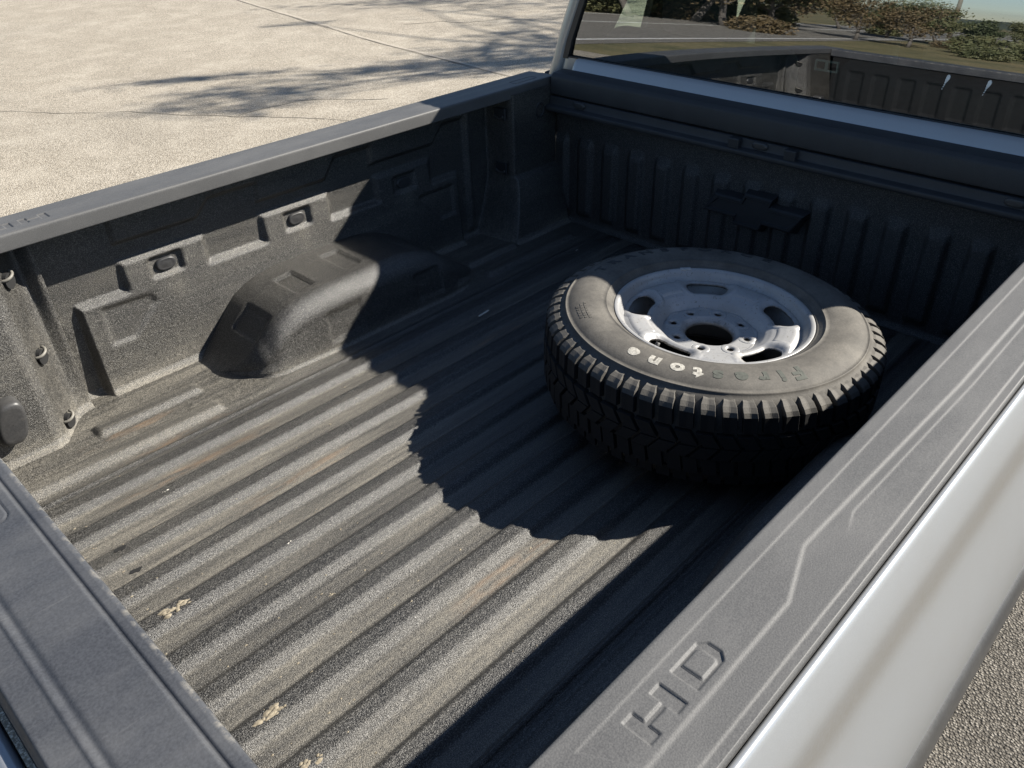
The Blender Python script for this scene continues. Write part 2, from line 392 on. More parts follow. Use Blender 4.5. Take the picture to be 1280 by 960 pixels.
for k, az, d, s in [(1, 137, 38, 1.0), (0, 140.5, 42, 1.05), (1, 143, 37, .9), (0, 145.5, 44, 1.0), (1, 147.5, 40, 1.0), (2, 149.5, 38, 1.0), (1, 151, 47, 1.0),
                    (0, 152.5, 42, .9), (2, 154.2, 52, .7), (0, 157, 60, .62), (2, 158.2, 40, .62), (1, 160, 50, .62), (2, 161.5, 38, .66), (0, 163, 47, .66),
                    (1, 165, 58, .5), (0, 167.5, 62, .5), (2, 170, 45, .4), (1, 172.5, 62, .55), (0, 134, 36, 1.0), (1, 131, 42, 1.1), (1, 141.8, 55, 1.2), (1, 146.3, 57, 1.2)]:
    place_tree(k, .74 * d * math.cos(R(az)), .74 * d * math.sin(R(az)), s * (.84 if az < 150 else .70 if az < 160 else .55), tr.uniform(0, 6.28))
sh = random.Random(21)
def shrub_meshes(seed):
    g = np.random.default_rng(seed); r = random.Random(seed); parts = []
    for i in range(7):
        a = r.uniform(0, 6.28); q = Vector((math.cos(a) * r.uniform(.2, .9), math.sin(a) * r.uniform(.2, .9), r.uniform(.8, 1.7))); parts.append(tube_pts([(0, 0, 0), q * .5 + Vector((0, 0, .15)), q], [.03, .02, .008], 5))
    V, F = merge(parts); n = 2600
    d = g.normal(0, 1, (n, 3)); d /= np.linalg.norm(d, axis=1)[:, None]; c = d * (g.uniform(.35, 1, (n, 1)) ** .5) * np.array([1.25, 1.25, .95]) * (1 + .25 * np.sin(d[:, :1] * 5 + seed) * np.cos(d[:, 1:2] * 6)); c[:, 2] = np.abs(c[:, 2] + .62)
    s = .09 * g.uniform(.5, 1.4, (n, 1)); u = g.normal(0, 1, (n, 3)); u /= np.linalg.norm(u, axis=1)[:, None]; v = np.cross(u, g.normal(0, 1, (n, 3))); v /= np.linalg.norm(v, axis=1)[:, None]
    Q = np.stack([c - u * s, c + v * s * .6, c + u * s, c - v * s * .6], 1).reshape(-1, 3)
    return frompy("shrub_stem", V, F, True), frompy("shrub_leaves", Q.tolist(), [tuple(range(4 * i, 4 * i + 4)) for i in range(n)])
SH = [shrub_meshes(i) for i in (31, 32)]
for i in range(22):
    az = sh.uniform(130, 174); d = sh.uniform(27, 36) if az < 150 else sh.uniform(24, 44); k = sh.randrange(2); s = sh.uniform(.6, 1.3) * (1 if az < 152 else .62)
    t = empty(("olive_shrub", "brown_shrub")[k], (d * math.cos(R(az)), d * math.sin(R(az)), -.05), ("round olive shrub in the scrub beyond the road, mirrored in the rear window", "brown autumn shrub in the scrub beyond the road, mirrored in the rear window")[k], "shrub", ("olive shrubs", "brown shrubs")[k] + " beyond the road")
    t.scale = (s * 1.3, s * 1.3, s); t.rotation_euler = (0, 0, sh.uniform(0, 6.28)); link("stem", SH[k][0], 'bark', t); link("leaves", SH[k][1], ('leaf', 'leafbrown')[k], t)
# power poles and cables over the field
for k, (x, y) in enumerate([(-43, 26), (-52, 15.5), (-61, 5)]):
    p = empty("power_pole", (x, y, -.05), "wooden power pole in the field, mirrored in the rear window", "power pole", "power poles in the field")
    V, F = tube_pts([(0, 0, 0), (0, 0, 4), (0, 0, 8.5)], [.15, .13, .10], 10); link("pole_shaft", frompy("pole_shaft", V, F, True), 'pole', p)
    bm = bmesh.new(); add_box(bm, (0, 0, 7.9), (1.6, .1, .12), Matrix.Rotation(R(40), 3, 'Z')); link("cross_arm", frombm("cross_arm", bm), 'pole', p)
W = []
for off, hh in ((-.7, 8.0), (.7, 8.0), (0, 8.6), (0, 6.2)):
    P = []
    for (a, b) in zip([(-25, 47), (-43, 26), (-52, 15.5), (-61, 5)], [(-43, 26), (-52, 15.5), (-61, 5), (-90, -28)]):
        for i in range(12):
            t = i / 12; P.append((a[0] + (b[0] - a[0]) * t + off * .76, a[1] + (b[1] - a[1]) * t + off * .64, hh - 1.6 * t * (1 - t)))
    W.append(tube_pts(P, .022, 5))
V, F = merge(W); tag(link("power_cable", frompy("power_cable", V, F), 'wire'), "dark power cables strung between the poles in the field", "cable")
# the tree ahead of the truck whose branches shade the lot
def shade_tree():
    t = empty("bare_branched_tree", (14.0, .2, 0), "sparse tall tree ahead of the truck whose branches shade the parking lot", "tree")
    O = Vector((14.0, .2, 0)); S = Vector((1.18, -.70, 1.0)); r = random.Random(4)
    blobs = [((1.75, 8.17), .16, .50), ((2.38, 7.89), .14, .5), ((2.0, 8.05), .14, .4), ((1.83, 7.25), .30, .3), ((2.16, 6.85), .34, .3), ((2.2, 6.5), .3, .3), ((1.72, 6.44), .3, .25), ((1.3, 7.0), .26, .25), ((2.6, 6.6), .3, .3),
             ((3.0, 6.92), .2, .5), ((3.5, 6.78), .22, .6), ((4.1, 6.55), .26, .6), ((4.5, 6.4), .28, .6), ((5.15, 6.55), .3, .6), ((3.95, 5.9), .22, .5), ((4.6, 5.95), .32, .6), ((5.45, 6.2), .36, .7), ((5.4, 5.6), .4, .7), ((6.15, 6.45), .3, .8), ((6.1, 6.95), .2, .7), ((5.9, 5.3), .5, .7), ((4.9, 5.4), .36, .6),
             ((6.4, 10.6), .2, .9), ((7.3, 9.5), .3, 1.0), ((6.9, 9.9), .25, .8), ((4.75, 9.8), .12, .4), ((7.5, 8.6), .4, .9), ((7.0, 7.4), .3, .8), ((7.8, 6.2), .6, .9), ((7.0, 5.2), .7, .9), ((8.4, 7.4), .4, .9)]
    parts = [tube_pts([(0, 0, -.05), (.05, .02, 2.2), (-.1, .1, 4.4), (-.2, .1, 6.3), (-.2, .2, 7.6), (-.2, .2, 8.6)], [.19, .15, .12, .08, .05, .02], 10)]
    L = []
    for (gx, gy), wd, tall in blobs:
        hgt = r.uniform(7.2, 9.6); c = Vector((gx, gy, 0)) + S * hgt - O
        b0 = Vector((-.1, .15, max(1.6, hgt - r.uniform(1.4, 2.6)))); mid = (b0 + c) * .5 + Vector((r.uniform(-.2, .2), r.uniform(-.2, .2), .25))
        parts.append(tube_pts([b0, (b0 + mid) * .5 + Vector((0, 0, .1)), mid, c], [.045, .03, .02, .008], 5))
        n = int(420 * wd * (.5 + tall)) + 30
        for _ in range(n):
            p = c + Vector((r.gauss(0, wd * .6), r.gauss(0, wd * .6), r.gauss(0, tall * .55))); u = Vector((r.gauss(0, 1), r.gauss(0, 1), r.gauss(0, 1))).normalized()
            v = u.cross(Vector((r.gauss(0, 1), r.gauss(0, 1), r.gauss(0, 1)))).normalized(); s = r.uniform(.035, .065); L.append((p - u * s, p + v * s * .6, p + u * s, p - v * s * .6))
    V, F = merge(parts); link("trunk", frompy("trunk", V, F, True), 'bark', t)
    V = [x for q in L for x in q]; F = [tuple(range(4 * i, 4 * i + 4)) for i in range(len(L))]
    link("crown", frompy("crown", V, F), 'leaf', t)
shade_tree()

# ------------------------------------------------------------------ the pickup truck
truck = empty("pickup_truck", (1.2, 0, 0), "white pickup truck with an open black lined cargo bed", "truck")
OFF = (-1.2, 0, G)
def part(name, me, mat, parent=None):
    return link(name, me, mat, parent or truck, OFF if parent is None else (0, 0, 0))
H = .5234
# --- bed floor
PITCH = .1117
def floor_part():
    xs = np.unique(np.round(np.concatenate([np.arange(-2.13, .001, .010), np.arange(-1.84, -1.50, .005), np.arange(-.56, -.28, .005)]), 3))
    ys = np.arange(-.966, .9661, .0042)
    X, Y = np.meshgrid(xs, ys, indexing='ij'); A = np.abs(Y)
    ph = np.mod(.0055 - Y, PITCH)                       # distance below the valley line towards the sun side
    rib = ss(.000, .017, ph) * (1 - ss(.0465, .069, ph)) * .0130
    lim = 1 - ss(.565, .575, A)
    fade = ss(-2.125, -2.10, X) * (1 - ss(-.035, -.012, X))
    Z = rib * lim * fade
    valley = np.clip(1 - ss(0, .003, np.abs(rib)), 0, 1) * lim
    # small seam bead beside the wheel housings
    Z += .004 * np.exp(-((A - .587) / .006) ** 2) + .003 * ss(.60, .64, A)
    # raised pads beside the walls, behind and ahead of the wheel housing
    def pad(x0, x1, y0, y1, h=.013): 
        d = sd_rrect(X, A, (x0 + x1) / 2, (y0 + y1) / 2, (x1 - x0) / 2, (y1 - y0) / 2, .012); return h * (1 - ss(-.012, .008, d))
    Z += pad(-1.812, -1.535, .742, .795) + pad(-2.06, -1.535, .625, .678) + pad(-.54, -.30, .742, .790) + pad(-.54, -.10, .640, .685)
    Z += .010 * ss(.80, .86, A) * ss(-1.83, -1.79, X) * 0
    n1 = vnoise(X * 2.2, Y * 26, 1); n2 = vnoise(X * 6, Y * 14, 2); n3 = vnoise(X * 1.3, Y * 5, 7)
    dirt = valley * (.30 + .45 * n1) + .06 + .12 * n2
    side = ss(.57, .62, A); dirt = dirt * (1 - side) + side * (.42 + .35 * n1)
    dirt += .35 * ss(.035, .0, ph - .066) * lim * 0
    dirt = np.clip(dirt * (.7 + .6 * n3), 0, 1)
    rust_shade = np.zeros_like(X)
    for x0, x1, y0, y1 in [(-1.93, -1.45, .452, .492), (-1.75, -1.35, .225, .27), (-1.62, -1.25, -.335, -.285), (-1.9, -1.6, .70, .74), (-.95, -.60, .34, .38), (-.8, -.5, .22, .27), (-1.85, -1.5, .585, .62)]:
        rust_shade = np.maximum(rust_shade, ss(x0, x0 + .12, X) * (1 - ss(x1 - .12, x1, X)) * ss(y0, y0 + .012, Y) * (1 - ss(y1 - .012, y1, Y)))
    P = np.stack([X, Y, Z], -1)
    return part("bed_floor", grid("bed_floor", P, attrs={'dirt': dirt, 'rust_shade': rust_shade}), 'liner')
bed_floor = floor_part()
def rib_z(y):
    ph = (.0055 - y) % PITCH
    return float(ss(.000, .017, ph) * (1 - ss(.0465, .069, ph)) * .0130) if abs(y) < .57 else .003
for x, y in [(-1.950, .316), (-1.952, .247)]:
    V = []
    for t in np.linspace(0, 6.28, 14, endpoint=False):
        yy = y + .0062 * math.sin(t) + .002 * math.cos(3 * t); V.append((x + .0125 * math.cos(t) + .003 * math.sin(2 * t), yy, rib_z(yy) + .0009))
    part("drain_hole", frompy("drain_hole", V + [(p[0], p[1], p[2] - .006) for p in V], [tuple(range(14))] + [(i, i + 14, (i + 1) % 14 + 14, (i + 1) % 14) for i in range(14)]), 'black', bed_floor)

# --- side walls as a height field over (x, z): rear pillar, wall, front pillar
LOWER = [(-1.712, -.08), (-1.712, .258), (-1.58, .258), (-1.58, .336), (-1.342, .336), (-1.342, .258), (-1.163, .258), (-1.163, .337), (-.928, .337), (-.928, .258), (-.748, .258), (-.748, .337), (-.518, .337), (-.518, .258), (-.395, .258), (-.395, -.08)]
UPPER = [(-1.575, .60), (-1.575, .388), (-1.35, .388), (-1.305, .432), (-1.16, .432), (-1.16, .379), (-.93, .379), (-.888, .437), (-.755, .437), (-.755, .382), (-.50, .382), (-.45, .437), (-.36, .437), (-.36, .60)]
PENT1 = [(-1.66, .238), (-1.525, .233), (-1.513, .205), (-1.557, .166), (-1.597, .129), (-1.662, .131)]
PENT2 = [(-.584, .228), (-.43, .228), (-.43, .122), (-.50, .122), (-.582, .205)]
PLUGS = [(-1.461, .293), (-1.047, .292), (-.633, .288)]
def wall_y(X, Z):
    base = .947 - .004 * (1 - Z / .5)
    lo = sd_poly(X, Z, LOWER); low_y = .907 + .028 * np.clip(Z / .34, 0, 1)
    y = base + (low_y - base) * (1 - ss(-.011, .007, lo))
    y = y - .014 * (1 - ss(-.006, .008, sd_poly(X, Z, UPPER)))
    for (cx, cz) in PLUGS:
        y = y + .011 * (1 - ss(-.006, .002, sd_rrect(X, Z, cx, cz, .046, .029, .008)))
    y = y + .006 * (1 - ss(-.009, .003, sd_poly(X, Z, PENT1))) + .007 * (1 - ss(-.009, .003, sd_poly(X, Z, PENT2)))
    # vertical ribs near the front, floor fillet
    y = y - .016 * np.exp(-((X + .338) / .013) ** 4) * ss(.01, .05, Z)
    y = np.minimum(y, .9 + .05 * ss(.0, .045, Z) + 1 * (Z > .05)) if False else y
    # rear post
    post = lerpf(X, [(-3, .79), (-1.895, .79), (-1.872, .802), (-1.822, .872), (-1.800, .893), (-1.782, .899), (-1.765, .902), (-1.758, .99), (0, .99)])
    post = post + np.where(X < -1.81, .052, .052 - .04 * ss(-1.81, -1.77, X)) * np.clip(Z / .46, 0, 1)
    y = np.where(X < -1.757, np.minimum(post, y), y)
    # front post: upper box and flared foot
    fl = np.clip((.215 - Z) / .215, 0, 1)
    fp = .828 - .012 * ss(.222, .206, Z) - .058 * fl ** .8
    edge = -.2155 - .070 * fl ** 1.3
    k = np.clip((X - edge + .026) / .026, 0, 1); k = k * k * (3 - 2 * k); y = np.minimum(y, y * (1 - k) + fp * k)
    # hook slots of the upper box sit on its inner face edge (built as parts)
    f = np.clip(1 - Z / .020, 0, 1); y = y - .020 * f * f
    return y
wx = np.unique(np.round(np.concatenate([np.arange(-2.13, 0.001, .006), np.arange(-1.80, -1.70, .0025), np.arange(-.32, -.18, .0025)]), 5))
wz = np.unique(np.round(np.concatenate([np.arange(0, .03, .003), np.arange(.03, .5, .0045), [.5]]), 5))
def wall_mesh(name, x0, x1, side):
    xs = wx[(wx >= x0 - 1e-6) & (wx <= x1 + 1e-6)]
    X, Z = np.meshgrid(xs, wz, indexing='ij'); Y = wall_y(X, Z)
    n1 = vnoise(X * 5, Z * 16, 4); dirt = np.clip(.45 * (1 - ss(0, .10, Z)) + .17 + .22 * (n1 - .3) + .35 * (1 - ss(.0, .016, Z)), 0, 1)
    for cx, cz in PLUGS: dirt = np.clip(dirt + .28 * np.exp(-((X - cx - .01) / .022) ** 2) * ss(cz - .16, cz - .04, Z) * (Z < cz - .02), 0, 1)
    P = np.stack([X, Y * side, Z + .0005], -1)
    return grid(name, P, attrs={'dirt': dirt, 'rust_shade': dirt * 0}, flip=(side < 0))
SPLIT = (wx[np.argmin(abs(wx + 1.757))], wx[np.argmin(abs(wx + .318))])
def plug_mesh(cx, cz, side):
    a = np.linspace(0, 2 * np.pi, 40, endpoint=False); P = np.zeros((6, 40, 3))
    for i, (s, d) in enumerate([(1.08, 0), (1.0, .006), (.86, .0085), (.74, .0075), (.5, .0085), (.02, .009)]):
        c, sn = np.cos(a), np.sin(a); P[i, :, 0] = cx + s * (.008 * np.sign(c) + .020 * c); P[i, :, 2] = cz + s * .0165 * sn
        P[i, :, 1] = side * (.907 + .028 * min(cz / .34, 1) + .0115 - d)
    return grid("tie_down_plug", P, wrap=True, flip=(side > 0))
def hook_parts(par, side, z, x=-1.848, y=.835, mat='hookdusty'):
    c = Vector((x, (y + .113 * z) * side, z)); n = Vector((.64, -.77 * side, 0)).normalized(); t = Vector((-n.y, n.x, 0)) * side
    pts = []
    for k in range(11):
        a = math.pi * k / 10; pts.append(c + t * (.017 * math.cos(a)) + n * (.002 + .017 * math.sin(a)) + Vector((0, 0, .006 * math.cos(a))))
    V, F = tube_pts(pts, .0036, 8); part("tie_down_hook", frompy("tie_down_hook", V, F, True), mat, par)
    a = np.linspace(0, 2 * np.pi, 24, endpoint=False); V = [c + n * .0125 + t * (.017 * math.cos(q)) + Vector((0, 0, -.012 + .019 * math.sin(q))) for q in a]
    V2 = [v - n * .03 for v in V]
    part("hook_pocket", frompy("hook_pocket", V + V2, [tuple(range(24))] + [(i, i + 24, (i + 1) % 24 + 24, (i + 1) % 24) for i in range(24)]), 'black', par)
for side in (1, -1):
    rp_ = part("rear_post", wall_mesh("rear_post", -2.13, SPLIT[0], side), 'liner')
    bw = part("bed_wall", wall_mesh("bed_wall", SPLIT[0], SPLIT[1], side), 'liner')
    fp_ = part("front_post", wall_mesh("front_post", SPLIT[1], 0, side), 'liner')
    for cx, cz in PLUGS: part("tie_down_plug", plug_mesh(cx, cz, side), 'plug', bw)
    for z in (.418, .222, .020 + .022): hook_parts(rp_, side, z)
    # bump stop of the tailgate on the rear post
    a = np.linspace(0, 2 * np.pi, 44, endpoint=False); P = np.zeros((7, 44, 3))
    for i, (s, d) in enumerate([(1.0, -.02), (1.0, .016), (.97, .022), (.88, .0265), (.72, .027), (.4, .0275), (.02, .028)]):
        uu = s * .033 * np.sign(np.cos(a)) * np.abs(np.cos(a)) ** .65; vv = s * (.054 * np.sign(np.sin(a)) * np.abs(np.sin(a)) ** .75)
        P[i, :, 0] = -1.970 + uu + vv * .16; P[i, :, 2] = .118 + vv; P[i, :, 1] = side * (.7935 - d)
    bs = part("bump_stop", grid("bump_stop", P, wrap=True, flip=(side > 0)), 'plug', rp_)
    # slot hooks on the front post
    for z in (.437, .247):
        bm = bmesh.new(); add_box(bm, (-.240, .872 * side, z), (.008, .052, .040), None, .0025)
        part("hook_plate", frombm("hook_plate", bm), 'header', fp_)
        V, F = tube_pts([(-.247, (.872 + .020 * math.cos(a)) * side, z - .004 + .010 * -math.sin(a)) for a in np.linspace(0, math.pi, 9)], .0035, 6)
        part("tie_down_hook", frompy("tie_down_hook", V, F, True), 'hook', fp_)
    V, F = tube_pts([(-.085 + .020 * math.cos(a), .828 * side, .425 + .024 * math.sin(a)) for a in np.linspace(0, 2 * math.pi, 20, endpoint=False)], .004, 6, True)
    part("post_grommet", frompy("post_grommet", V, F, True), 'header', fp_)
    V, F = tube_pts([(-.075 + .012 * math.cos(a), .783 * side, .068 + .020 * math.sin(a)) for a in np.linspace(0, 2 * math.pi, 18, endpoint=False)], .005, 6, True)
    part("drain_grommet", frompy("drain_grommet", V, F, True), 'plug', fp_)

# --- wheel housings
def housing(side):
    us = np.unique(np.concatenate([np.linspace(-1.470, -1.15, 60), np.linspace(-1.15, -.75, 60), np.linspace(-.75, -.505, 46)]))
    hx = lambda x: lerpf(x, [(-1.47, -.005), (-1.452, 0), (-1.43, .019), (-1.365, .088), (-1.311, .138), (-1.265, .162), (-1.218, .174), (-1.15, .182), (-1.05, .184), (-.93, .184), (-.86, .181), (-.801, .170), (-.75, .152), (-.712, .131), (-.652, .090), (-.58, .036), (-.527, 0), (-.505, -.005)])
    kern = np.exp(-np.linspace(-2.6, 2.6, 9) ** 2); kern /= kern.sum()
    def sm(f): return sum(kern[i] * f(us + (i - 4) * .010) for i in range(9))
    h = sm(hx); yi = sm(lambda x: lerpf(x, [(-1.47, .82), (-1.43, .755), (-1.405, .705), (-1.375, .674), (-1.335, .660), (-1.27, .658), (-1.15, .653), (-.72, .653), (-.66, .660), (-.61, .676), (-.57, .702), (-.53, .75), (-.5, .80)]))
    nv = 64; P = np.zeros((len(us), nv, 3)); dirt = np.zeros((len(us), nv))
    for i, x in enumerate(us):
        hh = h[i]; r = max(.004, min(.062, hh * .62)); y0 = yi[i]
        yt = .93
        pts = [(y, hh + .004 * (y - .8)) for y in np.linspace(yt, y0 + r, 26)]
        pts += [(y0 + r - r * math.sin(a), hh - r + r * math.cos(a)) for a in np.linspace(0, math.pi / 2, 20)[1:]]
        zb = hh - r; f = min(.016, max(zb * .5, .001))
        pts += [(y0 - .010 * t, zb + (f - zb) * t) for t in np.linspace(0, 1, 13)[1:]]
        pts += [(y0 - .010 - f + f * math.cos(a), f - f * math.sin(a)) for a in np.linspace(0, math.pi / 2, 8)[1:]]
        pp = np.array(pts[:nv]); P[i, :len(pp), 0] = x; P[i, :len(pp), 1] = pp[:, 0]; P[i, :len(pp), 2] = pp[:, 1]
        dirt[i] = .08 + .5 * (1 - ss(0, .05, P[i, :, 2]))
    # shallow rectangular recesses on the top
    X = P[..., 0]; Y = P[..., 1]
    for x0, x1, y0, y1 in [(-1.034, -.972, .742, .868), (-1.208, -1.146, .735, .852), (-1.365, -1.303, .722, .845)]:
        d = sd_rrect(X, Y, (x0 + x1) / 2, (y0 + y1) / 2, (x1 - x0) / 2, (y1 - y0) / 2, .006); P[..., 2] -= .0075 * (1 - ss(-.004, .003, d)) * (P[..., 2] > .02)
    d = sd_rrect(X, Y, -.80, .76, .012, .04, .006); P[..., 2] -= .004 * (1 - ss(-.004, .002, d))
    # shallow plates pressed in the inner face
    Z = P[..., 2]
    for x0, x1 in [(-1.172, -1.05), (-.85, -.74)]:
        d = sd_rrect(X, Z, (x0 + x1) / 2, .075, (x1 - x0) / 2, .045, .006); P[..., 1] += .004 * (1 - ss(-.006, .003, d)) * (Y < .66)
    P[..., 1] *= side; P[..., 2] += .0012
    return grid("wheel_housing", P, attrs={'dirt': np.clip(dirt + .12 * vnoise(X * 7, Y * 9, 8), 0, 1), 'rust_shade': dirt * 0}, flip=(side > 0))
for side in (1, -1): part("wheel_housing", housing(side), 'liner')

# --- corrugated front panel, emblem, header
def front_panel():
    ys = np.arange(-.84, .8401, .005); zs = np.unique(np.concatenate([np.arange(0, .03, .004), np.arange(.03, .47, .010)]))
    Y, Z = np.meshgrid(ys, zs, indexing='ij'); ph = np.mod(.712 - Y + .02, .1117)
    rib = ss(0, .02, ph) * (1 - ss(.055, .075, ph)); X = .012 - .014 * rib * ss(.03, .05, Z) * (1 - ss(.295, .330, Z))
    X = X - .012 * np.clip(1 - Z / .02, 0, 1) ** 2
    return grid("front_panel", np.stack([X, Y, Z + .0008], -1), attrs={'dirt': .15 * (1 - ss(0, .06, Z)), 'rust_shade': 0 * Z}, flip=True)
fpan = part("front_panel", front_panel(), 'liner')
def emblem():
    # bow-tie shaped plate, 3D, bevelled; u runs to the viewer's right (-y)
    def outline(k):
        w_, c_, hh, hc = .150 - k, .052 - k * .4, .030 - k, .053 - k
        s = .018
        return [(-w_ - s, -hh), (-c_ - .004, -hh), (-c_ - .010, -hc), (c_ - .022, -hc), (c_ - .012, -hh), (w_ - s, -hh), (w_ + s, hh), (c_ + .004, hh), (c_ + .010, hc), (-c_ + .022, hc), (-c_ + .012, hh), (-w_ + s, hh)]
    rings = [(-.010, .004), (-.002, -.022), (.003, -.028), (.010, -.028), (.0125, -.023)]
    V = []; F = []; cz, cy = .242, .0
    for k, x in rings: V += [(x, cy - u, cz + v) for u, v in outline(k)]
    n = 12
    for r in range(len(rings) - 1):
        for i in range(n): F.append((r * n + i, r * n + (i + 1) % n, (r + 1) * n + (i + 1) % n, (r + 1) * n + i))
    F.append(tuple(range((len(rings) - 1) * n, len(rings) * n)))
    bm = bmesh.new(); me = frompy("t", V, F); bm.from_mesh(me); return frombm("emblem", bm)
part("emblem", emblem(), 'header', fpan)
prof = [(.045, .39), (.045, .5385), (.042, .5412), (.038, .5420), (-.010, .5400), (-.016, .5385), (-.0235, .5320), (-.0265, .5280), (-.0280, .5230), (-.0320, .4760), (-.0315, .4720), (-.0290, .4705), (-.016, .4690), (-.016, .4655), (-.0310, .4640), (-.0335, .4620), (-.0360, .4420), (-.0375, .4390), (-.0400, .4380), (-.0555, .4345), (-.0580, .4325), (-.0590, .4295), (-.0592, .4225), (-.0580, .4195), (-.0550, .4175), (-.01, .414), (.010, .400), (.022, .36), (.022, .30)]
hd = part("bed_header", grid("bed_header", extrude_profile(prof, np.linspace(-.826, .826, 9), 'y')), 'header')
m_ = hd.modifiers.new("edge", 'EDGE_SPLIT'); m_.split_angle = R(24)
for y in (.688, -.002, -.695):
    a = np.linspace(0, 2 * np.pi, 28, endpoint=False); P = np.zeros((5, 28, 3))
    for i, (s, d) in enumerate([(1, 0), (.98, .005), (.85, .0075), (.6, .008), (.02, .008)]):
        P[i, :, 0] = -.0345 - d; P[i, :, 1] = y + s * (.010 * np.sign(np.cos(a)) + .016 * np.cos(a)); P[i, :, 2] = .4525 + s * .0105 * np.sin(a)
    part("bolt_cover", grid("bolt_cover", P, wrap=True, flip=False), 'plug', hd)
for y in (.078, -.105):
    bm = bmesh.new(); add_box(bm, (-.040, y, .449), (.030, .036, .030), None, .003); part("header_bracket", frombm("header_bracket", bm), 'header', hd)

# --- rail caps (height field with raised lettering, stepped grooves)
def strokes_HD(x, t):
    """letters in cap coordinates; returns signed distance (negative inside)"""
    u, v = x, -t
    H_ = np.minimum.reduce([sd_rrect(u, v, -1.8405, -.892, .0085, .0168, .0005), sd_rrect(u, v, -1.7965, -.892, .0085, .0168, .0005), sd_rrect(u, v, -1.8185, -.8925, .016, .0035, .0005)])
    o = sd_poly(u, v, [(-1.770, -.9085), (-1.722, -.9085), (-1.713, -.900), (-1.713, -.884), (-1.722, -.8755), (-1.770, -.8755)])
    i = sd_poly(u, v, [(-1.755, -.9035), (-1.729, -.9035), (-1.7255, -.900), (-1.7255, -.884), (-1.729, -.8805), (-1.755, -.8805)])
    return np.minimum(H_, np.maximum(o, -i))
def cap_mesh(side):
    xs = np.unique(np.round(np.concatenate([np.arange(-2.27, 0.012, .010), np.arange(-1.93, -1.66, .0014), np.arange(-1.66, -1.36, .004), np.arange(-.20, 0, .003)]), 5))
    ts = np.unique(np.round(np.concatenate([np.arange(.847, .9625, .0014), [.9635, .965]]), 5))
    X, T = np.meshgrid(xs, ts, indexing='ij'); Z = np.full(X.shape, H)
    re = -1.901 + (T - .864) * .56                                         # slanted rear end of the lowered panel
    Z -= .0009 * ss(.8605, .8645, T) * ss(re - .0015, re + .0015, X)
    tb = lerpf(X, [(-1.608, .919), (-1.518, .8905), (-1.05, .903), (0, .905)])
    re2 = ss(-1.90, -1.88, X)
    Z -= .0015 * ss(tb - .0036, tb + .0036, T) * re2
    l2 = lerpf(X, [(-1.466, .9195), (-1.423, .907), (-1.04, .9165), (0, .918)])
    Z -= .0008 * ss(l2 - .0018, l2 + .0018, T) * ss(-1.475, -1.425, X)
    Z -= .0010 * ss(.9510, .9550, T)
    if side < 0: d = strokes_HD(X, T)
    else: d = strokes_HD(-1.562 - 2.0 - X + .0, 1.784 - T)                  # turned half round, so that it reads from the other side
    Z -= .0022 * (1 - ss(-.0013, .0007, d))
    for x0, x1, t0, t1 in [(-.165, -.055, .868, .898)]:
        d = np.abs(sd_rrect(X, T, (x0 + x1) / 2, (t0 + t1) / 2, (x1 - x0) / 2, (t1 - t0) / 2, .006)); Z -= .0025 * (1 - ss(.0, .003, d))
    inner = [(.8405, .4850), (.8385, .4858), (.8380, .4875), (.8380, .490), (.8384, .505), (.8388, .5155), (.8389, .5172), (.8394, .5195), (.8404, .5216), (.8420, .5229), (.8440, .5234), (.8452, .5234)]
    outer = [(.9668, .510), (.9668, .470)]
    P = np.zeros((len(xs), len(inner) + len(ts) + len(outer), 3)); P[..., 0] = xs[:, None]
    k = len(inner)
    for j, (t, z) in enumerate(inner): P[:, j, 1] = t; P[:, j, 2] = z
    P[:, k:k + len(ts), 1] = T; P[:, k:k + len(ts), 2] = Z
    for j, (t, z) in enumerate(outer): P[:, k + len(ts) + j, 1] = t; P[:, k + len(ts) + j, 2] = z
    under = np.zeros((len(xs), 2, 3)); under[..., 0] = xs[:, None]; under[:, 0, 1] = .962; under[:, 0, 2] = .4845; under[:, 1, 1] = .845; under[:, 1, 2] = .4845
    P = np.concatenate([under, P], 1)
    P[..., 1] *= side
    return grid("rail_cap", P, flip=(side < 0))
for side in (1, -1): part("rail_cap", cap_mesh(side), 'cap')

# --- outer body sides
bprof = [(.9672, .470), (.9674, .503), (.9682, .5085), (.9705, .5120), (.9735, .5130), (.9765, .5118), (.9790, .5090), (.9815, .5045), (.9900, .4860), (.9975, .4690), (1.0010, .4590), (1.0030, .4490), (1.0045, .4380), (1.0075, .4120), (1.0095, .3960), (1.0120, .3830), (1.0160, .3690), (1.0240, .3430), (1.0360, .3040), (1.0460, .2710), (1.0540, .2380), (1.0600, .2020), (1.0630, .1640), (1.0635, .1400), (1.0630, .1150)]
mprof = [(1.0625, .112), (1.068, .108), (1.0735, .095), (1.0745, .06), (1.073, .0), (1.066, -.20), (1.03, -.40), (.96, -.52)]
for side in (1, -1):
    pr = np.array(bprof); zz = pr[:, 1]; dirt = np.exp(-((zz - .418) / .040) ** 2) * .8 + .10 * (zz < .36)
    P = extrude_profile([(t * side, z) for t, z in bprof], np.linspace(-2.285, .030, 60))
    part("body_side", grid("body_side", P, attrs={'dirt': np.broadcast_to(dirt[None], P.shape[:2])}, flip=(side < 0)), 'paint')
    part("side_moulding", grid("side_moulding", extrude_profile([(t * side, z) for t, z in mprof], np.linspace(-2.285, .030, 12)), flip=(side < 0)), 'plug')

